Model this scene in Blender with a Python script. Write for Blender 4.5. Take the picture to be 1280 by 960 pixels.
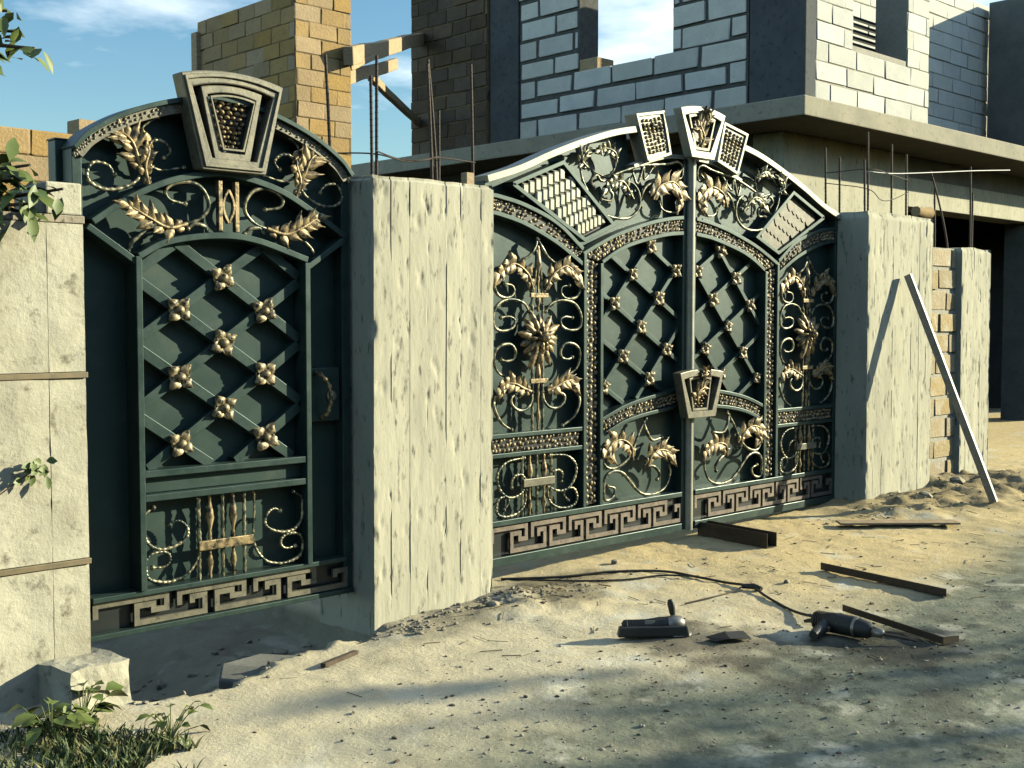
import bpy, bmesh, math, random
from mathutils import Vector, Matrix, noise
R = math.radians
random.seed(7)
for o in list(bpy.data.objects): bpy.data.objects.remove(o)
scene = bpy.context.scene
COL = scene.collection

# ------------------------------------------------------------------ camera, sky, sun, exposure
cam = bpy.data.cameras.new('camera'); cam_o = bpy.data.objects.new('camera', cam); COL.objects.link(cam_o)
cam.sensor_width = 36; cam.lens = 36*1500/1280; cam.clip_start = .05; cam.clip_end = 3000
cam_o.location = (0, -5.2, 1.51); cam_o.rotation_euler = (R(90-3.05), 0, R(-43.9))
scene.camera = cam_o
SUN_AZ, SUN_EL = 60, 18          # azimuth from -Y towards +X, elevation
sdir = Vector((math.cos(R(SUN_EL))*math.sin(R(SUN_AZ)), -math.cos(R(SUN_EL))*math.cos(R(SUN_AZ)), math.sin(R(SUN_EL))))
sun = bpy.data.lights.new('sun', 'SUN'); sun.energy = 5.0; sun.angle = R(.5); sun.color = (1, .935, .68)
sun_o = bpy.data.objects.new('sun', sun); COL.objects.link(sun_o)
sun_o.rotation_euler = sdir.to_track_quat('Z', 'Y').to_euler(); sun_o.location = sdir*40
world = bpy.data.worlds.new('World'); scene.world = world; world.use_nodes = True
nt = world.node_tree; nt.nodes.clear()
wo = nt.nodes.new('ShaderNodeOutputWorld'); bg = nt.nodes.new('ShaderNodeBackground'); sky = nt.nodes.new('ShaderNodeTexSky')
sky.sky_type = 'NISHITA'; sky.sun_disc = False; sky.sun_elevation = R(SUN_EL); sky.sun_rotation = R(180-SUN_AZ)
sky.air_density = 1.2; sky.dust_density = .3; sky.ozone_density = 1.0
bg.inputs[1].default_value = .072
tc = nt.nodes.new('ShaderNodeTexCoord'); mp = nt.nodes.new('ShaderNodeMapping'); mp.inputs['Scale'].default_value = (2.2, 2.2, 7.5); mp.inputs['Location'].default_value = (.4, .1, .35)
nz = nt.nodes.new('ShaderNodeTexNoise'); nz.inputs['Scale'].default_value = 1.6; nz.inputs['Detail'].default_value = 7; nz.inputs['Roughness'].default_value = .55
cr = nt.nodes.new('ShaderNodeValToRGB'); cr.color_ramp.elements[0].position = .50; cr.color_ramp.elements[1].position = .80
cr.color_ramp.elements[1].color = (.85, .85, .85, 1)
mx = nt.nodes.new('ShaderNodeMix'); mx.data_type = 'RGBA'; mx.inputs['B'].default_value = (17, 17.5, 17.5, 1)
nt.links.new(tc.outputs['Generated'], mp.inputs[0]); nt.links.new(mp.outputs[0], nz.inputs[0]); nt.links.new(nz.outputs[0], cr.inputs[0])
hsv = nt.nodes.new('ShaderNodeHueSaturation'); hsv.inputs['Saturation'].default_value = 1.2; hsv.inputs['Value'].default_value = 1.0; nt.links.new(sky.outputs[0], hsv.inputs['Color'])
nt.links.new(cr.outputs[0], mx.inputs['Factor']); tint = nt.nodes.new('ShaderNodeMix'); tint.data_type = 'RGBA'; tint.blend_type = 'MULTIPLY'; tint.inputs['Factor'].default_value = 1; tint.inputs['B'].default_value = (.98, 1.26, 1.44, 1)
nt.links.new(hsv.outputs[0], tint.inputs['A']); nt.links.new(tint.outputs['Result'], mx.inputs['A'])
nt.links.new(mx.outputs['Result'], bg.inputs[0]); nt.links.new(bg.outputs[0], wo.inputs[0])
vs = scene.view_settings; vs.view_transform = 'Standard'; vs.look = 'None'; vs.gamma = 1; vs.exposure = .76; vs.use_curve_mapping = False
scene.render.engine = 'CYCLES'
scene.cycles.max_bounces = 4; scene.cycles.diffuse_bounces = 0; scene.cycles.glossy_bounces = 2
scene.render.resolution_x = 1024; scene.render.resolution_y = 768

# ------------------------------------------------------------------ materials
MATS = {}
def material(name, c1, c2=None, rough=.7, metal=0, scale=6, detail=6, lo=.35, hi=.65, c3=None, scale3=40, lo3=.55, hi3=.7,
             bump=0, bscale=60, bdist=.01, objrand=0, satlo=.75, rough2=None, stretch=(1, 1, 1), spec=.5, tint=None, coords='Object', bump2=0, bscale2=8):
    m = bpy.data.materials.new(name); m.use_nodes = True; n = m.node_tree.nodes; L = m.node_tree.links
    b = n['Principled BSDF']; b.inputs['Metallic'].default_value = metal; b.inputs['Roughness'].default_value = rough
    b.inputs['Specular IOR Level'].default_value = spec
    if tint: b.inputs['Specular Tint'].default_value = (*tint, 1)
    t = n.new('ShaderNodeTexCoord'); mpn = n.new('ShaderNodeMapping'); mpn.inputs['Scale'].default_value = stretch
    if coords == 'World':
        g = n.new('ShaderNodeNewGeometry'); L.new(g.outputs['Position'], mpn.inputs[0])
    else: L.new(t.outputs[coords], mpn.inputs[0])
    col = None
    def ramp(sc, lo, hi, det=detail):
        z = n.new('ShaderNodeTexNoise'); z.inputs['Scale'].default_value = sc; z.inputs['Detail'].default_value = det; z.inputs['Roughness'].default_value = .62
        L.new(mpn.outputs[0], z.inputs[0]); r = n.new('ShaderNodeMapRange'); r.inputs[1].default_value = lo; r.inputs[2].default_value = hi
        L.new(z.outputs[0], r.inputs[0]); return r.outputs[0]
    def mix(a, bb, f):
        x = n.new('ShaderNodeMix'); x.data_type = 'RGBA'
        L.new(f, x.inputs['Factor'])
        for s, v in (('A', a), ('B', bb)):
            if isinstance(v, tuple): x.inputs[s].default_value = (*v, 1)
            else: L.new(v, x.inputs[s])
        return x.outputs['Result']
    col = c1
    if c2: f1 = ramp(scale, lo, hi); col = mix(c1, c2, f1)
    if rough2 is not None and c2:
        rr = n.new('ShaderNodeMapRange'); rr.inputs[3].default_value = rough; rr.inputs[4].default_value = rough2; L.new(f1, rr.inputs[0]); L.new(rr.outputs[0], b.inputs['Roughness'])
    if c3: col = mix(col, c3, ramp(scale3, lo3, hi3))
    if objrand:
        oi = n.new('ShaderNodeObjectInfo'); hs = n.new('ShaderNodeHueSaturation')
        r = n.new('ShaderNodeMapRange'); r.inputs[3].default_value = 1-objrand; r.inputs[4].default_value = 1+objrand*.7
        L.new(oi.outputs['Random'], r.inputs[0]); L.new(r.outputs[0], hs.inputs['Value'])
        mm = n.new('ShaderNodeMath'); mm.operation = 'MULTIPLY'; mm.inputs[1].default_value = 7.31; fr = n.new('ShaderNodeMath'); fr.operation = 'FRACT'
        L.new(oi.outputs['Random'], mm.inputs[0]); L.new(mm.outputs[0], fr.inputs[0])
        r2 = n.new('ShaderNodeMapRange'); r2.inputs[3].default_value = satlo; r2.inputs[4].default_value = 1.1; L.new(fr.outputs[0], r2.inputs[0]); L.new(r2.outputs[0], hs.inputs['Saturation'])
        if isinstance(col, tuple): hs.inputs['Color'].default_value = (*col, 1)
        else: L.new(col, hs.inputs['Color'])
        col = hs.outputs[0]
    if isinstance(col, tuple): b.inputs['Base Color'].default_value = (*col, 1)
    else: L.new(col, b.inputs['Base Color'])
    if bump:
        z = n.new('ShaderNodeTexNoise'); z.inputs['Scale'].default_value = bscale; z.inputs['Detail'].default_value = 8; z.inputs['Roughness'].default_value = .7
        L.new(mpn.outputs[0], z.inputs[0]); bp = n.new('ShaderNodeBump'); bp.inputs['Strength'].default_value = bump; bp.inputs['Distance'].default_value = bdist
        L.new(z.outputs[0], bp.inputs['Height'])
        if bump2:
            z2 = n.new('ShaderNodeTexNoise'); z2.inputs['Scale'].default_value = bscale2; z2.inputs['Detail'].default_value = 5; L.new(mpn.outputs[0], z2.inputs[0])
            b2 = n.new('ShaderNodeBump'); b2.inputs['Strength'].default_value = bump2; b2.inputs['Distance'].default_value = bdist*5
            L.new(z2.outputs[0], b2.inputs['Height']); L.new(bp.outputs[0], b2.inputs['Normal']); L.new(b2.outputs[0], b.inputs['Normal'])
        else: L.new(bp.outputs[0], b.inputs['Normal'])
    MATS[name] = m; return m
W = 'World'
material('green_paint', (.026, .050, .044), (.036, .064, .055), rough=.38, rough2=.48, scale=3, c3=(.065, .08, .062), scale3=6, lo3=.56, hi3=.82, bump=.14, bscale=4, bdist=.014, coords=W, spec=.42, tint=(.82, 1, .98), bump2=.0)
material('frame_paint', (.018, .036, .033), (.032, .055, .048), rough=.36, rough2=.46, scale=9, c3=(.10, .11, .085), scale3=30, lo3=.62, hi3=.85, bump=.12, bscale=60, bdist=.003, coords=W, spec=.5, tint=(.75, 1, .95))
material('gold', (.43, .325, .165), (.20, .145, .07), rough=.42, metal=.3, scale=26, lo=.36, hi=.60, c3=(.02, .024, .018), scale3=26, lo3=.50, hi3=.62, bump=.4, bscale=110, bdist=.005, coords=W)
material('pale_gold', (.47, .385, .22), (.24, .185, .095), rough=.45, metal=.25, scale=34, c3=(.022, .025, .02), scale3=40, lo3=.49, hi3=.60, bump=.4, bscale=150, bdist=.004, coords=W)
material('patina', (.03, .045, .036), (.42, .38, .24), rough=.36, metal=.5, scale=26, lo=.44, hi=.62, bump=.3, bscale=140, bdist=.003, coords=W)
material('bronze', (.27, .22, .17), (.17, .14, .11), rough=.5, metal=.2, scale=16, c3=(.06, .055, .048), scale3=40, lo3=.56, hi3=.72, bump=.2, bscale=130, bdist=.003, coords=W)
material('key_paint', (.25, .23, .165), (.15, .145, .11), rough=.45, metal=.3, scale=14, c3=(.05, .055, .042), scale3=32, lo3=.56, hi3=.75, bump=.25, bscale=90, bdist=.004, coords=W)
material('pale_sheen_paint', (.40, .40, .31), (.28, .285, .225), rough=.45, metal=.2, scale=10, c3=(.08, .09, .07), scale3=28, lo3=.60, hi3=.78, bump=.2, bscale=90, bdist=.003, coords=W)  # pale keystones and tiles; also paints sun sheen on top rail and astragal
material('scale_paint', (.17, .155, .10), (.09, .085, .06), rough=.55, metal=.1, scale=22, c3=(.04, .045, .035), scale3=36, lo3=.54, hi3=.7, bump=.25, bscale=90, bdist=.003, coords=W, spec=.3)
material('dark_steel', (.012, .017, .018), (.02, .028, .028), rough=.4, coords=W)
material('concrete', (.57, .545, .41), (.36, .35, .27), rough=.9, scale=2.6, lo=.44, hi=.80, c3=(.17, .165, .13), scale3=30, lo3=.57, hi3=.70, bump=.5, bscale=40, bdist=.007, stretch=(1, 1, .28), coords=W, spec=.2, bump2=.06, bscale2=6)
material('dark_concrete', (.26, .255, .215), (.19, .19, .165), rough=.9, scale=3, c3=(.12, .12, .105), scale3=18, lo3=.58, hi3=.8, bump=.4, bscale=45, bdist=.006, coords=W, spec=.2)
material('slab_concrete', (.43, .395, .29), (.33, .31, .235), rough=.9, scale=2.5, c3=(.18, .17, .135), scale3=16, lo3=.56, hi3=.76, bump=.5, bscale=40, bdist=.008, coords=W, spec=.2)
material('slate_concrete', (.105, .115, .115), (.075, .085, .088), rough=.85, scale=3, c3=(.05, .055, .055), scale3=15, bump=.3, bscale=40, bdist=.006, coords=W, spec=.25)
material('marble', (.58, .55, .42), (.45, .42, .31), rough=.78, scale=3.0, lo=.42, hi=.66, c3=(.22, .20, .14), scale3=13, lo3=.57, hi3=.70, bump=.7, bscale=22, bdist=.010, coords=W, spec=.25)
material('copper_strip', (.32, .25, .15), (.22, .19, .12), rough=.45, metal=.4, scale=20, coords=W)
material('aac', (.74, .73, .63), (.64, .64, .56), rough=.92, scale=5, c3=(.42, .41, .35), scale3=26, lo3=.60, hi3=.8, bump=.6, bscale=45, bdist=.010, objrand=.13, coords=W, spec=.2)
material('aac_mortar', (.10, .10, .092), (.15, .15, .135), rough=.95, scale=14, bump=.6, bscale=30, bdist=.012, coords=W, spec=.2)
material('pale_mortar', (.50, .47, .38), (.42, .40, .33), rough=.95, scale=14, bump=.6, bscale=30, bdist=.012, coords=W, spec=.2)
material('limestone', (.50, .335, .135), (.42, .285, .125), rough=.9, scale=6, c3=(.28, .20, .10), scale3=30, lo3=.55, hi3=.78, bump=.7, bscale=38, bdist=.012, objrand=.13, coords=W, spec=.2)
material('pale_limestone', (.53, .43, .25), (.46, .345, .17), rough=.92, scale=5, c3=(.60, .55, .42), scale3=9, lo3=.52, hi3=.68, bump=.8, bscale=34, bdist=.014, objrand=.16, coords=W, spec=.2)
material('lime_mortar', (.26, .19, .095), (.17, .13, .07), rough=.95, scale=16, bump=.6, bscale=40, bdist=.01, coords=W, spec=.2)
material('brown_brick', (.16, .115, .072), (.12, .09, .058), rough=.9, scale=6, c3=(.08, .065, .045), scale3=30, bump=.6, bscale=40, bdist=.01, objrand=.3, coords=W, spec=.2)
material('wood', (.50, .37, .21), (.34, .25, .14), rough=.75, scale=10, stretch=(1, 1, 6), c3=(.22, .16, .10), scale3=22, bump=.3, bscale=60, bdist=.004, coords=W)
material('rebar', (.04, .034, .028), (.075, .052, .036), rough=.7, metal=.3, scale=30, bump=.3, bscale=200, bdist=.002, coords=W)
material('galvanised', (.24, .25, .235), (.17, .18, .17), rough=.5, metal=.5, scale=12, c3=(.10, .10, .09), scale3=30, bump=.1, bscale=60, bdist=.002, coords=W)
material('rust_steel', (.07, .055, .04), (.10, .075, .05), rough=.6, metal=.35, scale=18, c3=(.04, .035, .03), scale3=40, bump=.2, bscale=90, bdist=.002, coords=W)
material('black_plastic', (.016, .018, .017), (.03, .032, .028), rough=.55, scale=14, c3=(.11, .10, .075), scale3=30, lo3=.60, hi3=.82, bump=.15, bscale=200, bdist=.001, coords=W)
material('dusty_metal', (.30, .29, .25), (.20, .19, .17), rough=.4, metal=.7, scale=25, coords=W)
material('white_cable', (.50, .50, .45), rough=.5)
material('stone', (.52, .45, .31), (.38, .33, .23), rough=.92, scale=9, c3=(.20, .17, .12), scale3=30, bump=.6, bscale=30, bdist=.01, objrand=.2, coords=W, spec=.2)
material('leaf', (.075, .12, .028), (.15, .19, .045), rough=.5, scale=9, lo=.3, hi=.7, c3=(.20, .20, .06), scale3=5, lo3=.58, hi3=.8, coords=W)
material('grass', (.04, .075, .024), (.09, .125, .035), rough=.6, scale=7, c3=(.30, .25, .11), scale3=13, lo3=.50, hi3=.66, coords=W)
material('bark', (.14, .10, .065), (.08, .06, .04), rough=.9, scale=20, bump=.6, bscale=30, bdist=.01, coords=W)
material('straw', (.34, .28, .15), (.13, .11, .065), rough=.8, scale=9, coords=W)
material('interior', (.20, .19, .165), (.15, .145, .13), rough=.95, scale=3, coords=W, spec=.1)

def ground_material():
    m = bpy.data.materials.new('dirt'); m.use_nodes = True; n = m.node_tree.nodes; L = m.node_tree.links; b = n['Principled BSDF']
    b.inputs['Roughness'].default_value = .95; b.inputs['Specular IOR Level'].default_value = .15
    g = n.new('ShaderNodeNewGeometry')
    def nzr(sc, lo, hi, det=8, rough=.65):
        z = n.new('ShaderNodeTexNoise'); z.inputs['Scale'].default_value = sc; z.inputs['Detail'].default_value = det; z.inputs['Roughness'].default_value = rough
        L.new(g.outputs['Position'], z.inputs[0]); r = n.new('ShaderNodeMapRange'); r.inputs[1].default_value = lo; r.inputs[2].default_value = hi; L.new(z.outputs[0], r.inputs[0]); return r.outputs[0]
    def mix(a, bb, f):
        x = n.new('ShaderNodeMix'); x.data_type = 'RGBA'; L.new(f, x.inputs['Factor'])
        for s, v in (('A', a), ('B', bb)):
            if isinstance(v, tuple): x.inputs[s].default_value = (*v, 1)
            else: L.new(v, x.inputs[s])
        return x.outputs['Result']
    at = n.new('ShaderNodeAttribute'); at.attribute_name = 'soil'; sep = n.new('ShaderNodeSeparateColor'); L.new(at.outputs['Color'], sep.inputs[0])
    cement = mix((.74, .68, .50), (.64, .58, .41), nzr(3.2, .35, .68))
    clay = mix((.76, .58, .28), (.70, .55, .29), nzr(2.5, .35, .65))
    clay = mix(clay, (.42, .33, .18), nzr(11, .55, .75))
    grav = mix((.27, .28, .20), (.17, .185, .135), nzr(9, .38, .62))
    grav = mix(grav, (.30, .30, .21), nzr(26, .58, .74))
    grav = mix(grav, (.085, .09, .065), nzr(5.5, .54, .68))
    col = mix(cement, clay, sep.outputs[0]); col = mix(col, grav, sep.outputs[1])
    col = mix(col, (.42, .37, .25), nzr(1.6, .60, .78, 6, .7)); col = mix(col, (.74, .70, .54), nzr(2.3, .56, .70, 5, .6))
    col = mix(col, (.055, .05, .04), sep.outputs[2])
    col = mix(col, (.17, .145, .09), nzr(42, .66, .76, 4))
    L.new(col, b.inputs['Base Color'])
    z = n.new('ShaderNodeTexNoise'); z.inputs['Scale'].default_value = 38; z.inputs['Detail'].default_value = 9; z.inputs['Roughness'].default_value = .72; L.new(g.outputs['Position'], z.inputs[0])
    bp = n.new('ShaderNodeBump'); bp.inputs['Strength'].default_value = .55; bp.inputs['Distance'].default_value = .02; L.new(z.outputs[0], bp.inputs['Height'])
    L.new(bp.outputs[0], b.inputs['Normal']); MATS['dirt'] = m
ground_material()

# ------------------------------------------------------------------ helpers
WL = {}
def wloc(o): return WL.get(o.name, Vector((0, 0, 0))) if o else Vector((0, 0, 0))
def tag(o, label=None, cat=None, group=None, kind=None):
    if label: o['label'] = label
    if cat: o['category'] = cat
    if group: o['group'] = group
    if kind: o['kind'] = kind
    return o
def empty(name, loc, label, cat, group=None):
    o = bpy.data.objects.new(name, None); COL.objects.link(o); o.location = loc; o.empty_display_size = .1; WL[o.name] = Vector(loc)
    return tag(o, label, cat, group)
def link(name, me, parent, loc, rot=(0, 0, 0), scale=(1, 1, 1)):
    o = bpy.data.objects.new(name, me); COL.objects.link(o)
    o.parent = parent; o.location = Vector(loc)-wloc(parent); o.rotation_euler = rot; o.scale = scale; WL[o.name] = Vector(loc)
    return o
class MB:
    def __init__(s): s.v = []; s.f = []; s.sm = []
    def add(s, vs, fs, smooth=False):
        assert all(i < len(vs) for q in fs for i in q), 'face index'
        k = len(s.v); s.v += [tuple(q) for q in vs]; s.f += [tuple(i+k for i in q) for q in fs]; s.sm += [smooth]*len(fs)
    def prism(s, poly, y0, y1):           # polygon in XZ, extruded along Y
        n = len(poly)
        s.add([(x, y0, z) for x, z in poly]+[(x, y1, z) for x, z in poly],
              [tuple(range(n)), tuple(range(2*n-1, n-1, -1))]+[(i, n+i, n+(i+1) % n, (i+1) % n) for i in range(n)])
    def box(s, x0, x1, y0, y1, z0, z1): s.prism([(x0, z0), (x1, z0), (x1, z1), (x0, z1)], y0, y1)
    def strip(s, pts, w, y0, y1, off=0.0):  # bar of width w along a polyline in XZ
        a = []; b = []
        n = len(pts)
        for i in range(n):
            if i == 0: d = Vector(pts[1])-Vector(pts[0]); nn = Vector((-d.y, d.x)).normalized(); m = 1
            elif i == n-1: d = Vector(pts[-1])-Vector(pts[-2]); nn = Vector((-d.y, d.x)).normalized(); m = 1
            else:
                d1 = (Vector(pts[i])-Vector(pts[i-1])).normalized(); d2 = (Vector(pts[i+1])-Vector(pts[i])).normalized()
                n1 = Vector((-d1.y, d1.x)); n2 = Vector((-d2.y, d2.x)); nn = (n1+n2).normalized(); m = 1/max(.35, nn.dot(n1))
            p = Vector(pts[i]); a.append(p+nn*m*(off+w/2)); b.append(p+nn*m*(off-w/2))
        vs = []
        for i in range(n): vs += [(a[i].x, y0, a[i].y), (b[i].x, y0, b[i].y), (b[i].x, y1, b[i].y), (a[i].x, y1, a[i].y)]
        fs = [(0, 1, 2, 3), (4*n-1, 4*n-2, 4*n-3, 4*n-4)]
        for i in range(n-1):
            k = 4*i
            for j in range(4): fs.append((k+j, k+4+j, k+4+(j+1) % 4, k+(j+1) % 4))
        s.add(vs, fs)
    def tube(s, pts, rad, n=8, cap=True):
        pts = [Vector(p) for p in pts]; m = len(pts); rr = rad if isinstance(rad, (list, tuple)) else [rad]*m
        up = Vector((0, -1, 0)); vs = []; prev = None
        for i in range(m):
            t = (pts[min(i+1, m-1)]-pts[max(i-1, 0)])
            t = t.normalized() if t.length > 1e-9 else Vector((0, 0, 1))
            if prev is None:
                x = t.cross(up)
                if x.length < .05: x = t.cross(Vector((1, 0, 0)))
            else: x = prev-t*prev.dot(t)
            x.normalize(); y = t.cross(x); prev = x
            for j in range(n):
                a = 2*math.pi*j/n; vs.append(pts[i]+(x*math.cos(a)+y*math.sin(a))*rr[i])
        fs = [(i*n+j, i*n+(j+1) % n, (i+1)*n+(j+1) % n, (i+1)*n+j) for i in range(m-1) for j in range(n)]
        s.add(vs, fs, True)
        if cap: s.add([vs[j] for j in range(n)], [tuple(range(n))]); s.add([vs[(m-1)*n+j] for j in range(n)], [tuple(range(n-1, -1, -1))])
    def lathe(s, prof, c, n=10, axis='z'):   # prof: (r, h)
        vs = []
        for r, h in prof:
            for j in range(n):
                a = 2*math.pi*j/n; p = (r*math.cos(a), r*math.sin(a), h)
                if axis == 'y': p = (p[0], p[2], p[1])
                if axis == 'x': p = (p[2], p[0], p[1])
                vs.append(Vector(c)+Vector(p))
        m = len(prof)
        fs = [(i*n+j, i*n+(j+1) % n, (i+1)*n+(j+1) % n, (i+1)*n+j) for i in range(m-1) for j in range(n)]
        s.add(vs, fs, True); s.add(vs[:n], [tuple(range(n))], True); s.add(vs[-n:], [tuple(range(n))], True)
    def mesh(s, name, mat, origin=(0, 0, 0)):
        me = bpy.data.meshes.new(name); o = Vector(origin)
        me.from_pydata([tuple(Vector(q)-o) for q in s.v], [], s.f)
        for p, q in zip(me.polygons, s.sm): p.use_smooth = q
        bm = bmesh.new(); bm.from_mesh(me); bmesh.ops.recalc_face_normals(bm, faces=bm.faces); bm.to_mesh(me); bm.free()
        me.materials.append(MATS[mat]); return me
    def build(s, name, mat, parent=None, bevel=0):
        loc = wloc(parent); me = s.mesh(name, mat, loc); o = link(name, me, parent, loc)
        if bevel:
            b = o.modifiers.new('bevel', 'BEVEL'); b.width = bevel; b.segments = 2; b.limit_method = 'ANGLE'; b.angle_limit = R(40)
        return o
def catmull(pts, k=7):
    P = [Vector(p) for p in pts]; P = [P[0]*2-P[1]]+P+[P[-1]*2-P[-2]]; out = []
    for i in range(1, len(P)-2):
        a, b, c, d = P[i-1:i+3]
        for j in range(k):
            t = j/k; out.append(.5*((2*b)+(c-a)*t+(2*a-5*b+4*c-d)*t*t+(3*b-a-3*c+d)*t**3))
    out.append(P[-2]); return out
def interp(tab, x):
    if x <= tab[0][0]: return tab[0][1]
    for (a, b), (c, d) in zip(tab, tab[1:]):
        if x <= c: return b+(d-b)*(x-a)/(c-a)
    return tab[-1][1]
def smooth_tab(tab, n=40):
    c = catmull([(a, b) for a, b in tab], 8); return [(p.x, p.y) for p in c]
def nf(x, y, z, o=4): return noise.fractal(Vector((x, y, z)), 1.0, 2.1, o)

# ------------------------------------------------------------------ ground
def base_z(x): return -.10+.125*max(0, min(1, (x-3.9)/4.6))
LIP = [(1.9, -.10), (2.15, -.30), (2.26, -.40), (2.42, -.50), (2.58, -.56), (2.72, -.52), (2.86, -.44), (3.03, -.37), (3.18, -.27), (3.35, -.30), (3.58, -.31), (3.80, -.28)]
def sstep(a, b, x): t = max(0, min(1, (x-a)/(b-a))); return t*t*(3-2*t)
def gz(x, y, fine=True):
    z = base_z(x)
    if abs(x) > 30 or abs(y) > 30: return z
    z += .035*nf(x*.55, y*.55, 3.1, 3)+.011*nf(x*2.1, y*2.1, 1.7, 4)
    if fine: z += .008*abs(nf(x*7, y*7, 5.2, 3))*(.4+.6*sstep(-.3, .3, nf(x*.9, y*.9, 9, 2)))+.0055*nf(x*15, y*15, 2.2, 3)
    z -= .05*sstep(-2.2, -5.5, y)*0
    if 2.0 < x < 3.86 and y > -1.2:
        lip = interp(LIP, x)+.10*nf(x*7, y*3, 8, 4)
        d = sstep(lip-.015, lip+.06, y)*sstep(2.12, 2.25, x)*(1-sstep(3.72, 3.84, x)*sstep(-.5, -.2, y))*(1-sstep(1.2, 2.0, y))
        dep = .31-.14*sstep(2.75, 3.25, x)
        z -= dep*d
    # spoil heaped against the pillar feet
    for cx, cy, r, h in ((4.72, -.42, .45, .07), (8.9, -.45, .8, .09), (9.9, -.5, .9, .10), (4.1, -.35, .3, .035), (10.8, -.6, 1.2, .08)):
        dd = ((x-cx)**2+(y-cy)**2)/(r*r)
        if dd < 4: z += h*math.exp(-dd*1.5)*(.7+.5*nf(x*5, y*5, 4, 3))
    return z
def axis(a, b, st, lo, hi):
    v = []; x = a
    while x < b: v.append(x); x += st
    v.append(b); s = st; x = b
    while x < hi: s *= 1.28; x += s; v.append(x)
    s = st; x = a
    while x > lo: s *= 1.28; x -= s; v.insert(0, x)
    return v
xs = axis(.9, 12.2, .034, -700, 700); ys = axis(-4.3, 1.1, .034, -700, 700)
gv = []; gs = []
for y in ys:
    for x in xs:
        gv.append((x, y, gz(x, y)))
        big = nf(x*.5, y*.5, 12, 3)
        clay = .25+.7*sstep(4.2, 6.4, x+.8*big+.25*y) if y < 3 else .5
        # grey gravel track runs along the front of the plot
        depth = x*.6934+(y+5.2)*.7206          # metres in front of the place the photographer stood
        grav = sstep(.35, -.45, y+1.95+.55*max(0, 4.2-x)*0+.45*nf(x*.8, y*.8, 2, 4)-.22*(x-4.5)*(-1 if x < 4.5 else .35))
        if x < 2.9: grav *= sstep(2.2, 3.0, x)
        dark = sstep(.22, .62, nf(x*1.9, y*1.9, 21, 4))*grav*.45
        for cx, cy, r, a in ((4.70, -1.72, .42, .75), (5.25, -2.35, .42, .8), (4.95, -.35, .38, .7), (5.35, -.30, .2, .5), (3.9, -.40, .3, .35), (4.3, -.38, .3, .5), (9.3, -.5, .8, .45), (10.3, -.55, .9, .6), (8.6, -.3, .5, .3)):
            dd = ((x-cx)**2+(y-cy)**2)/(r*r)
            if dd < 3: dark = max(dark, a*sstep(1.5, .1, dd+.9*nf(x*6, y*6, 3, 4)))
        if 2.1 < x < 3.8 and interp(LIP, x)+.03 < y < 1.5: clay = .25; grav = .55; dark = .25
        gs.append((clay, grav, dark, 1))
nx = len(xs); gf = [(j*nx+i, j*nx+i+1, (j+1)*nx+i+1, (j+1)*nx+i) for j in range(len(ys)-1) for i in range(nx-1)]
me = bpy.data.meshes.new('ground'); me.from_pydata(gv, [], gf); me.polygons.foreach_set('use_smooth', [True]*len(gf))
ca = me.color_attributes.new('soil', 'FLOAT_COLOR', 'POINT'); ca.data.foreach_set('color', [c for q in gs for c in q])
me.materials.append(MATS['dirt']); ground = bpy.data.objects.new('ground', me); COL.objects.link(ground); tag(ground, kind='structure')

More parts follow.
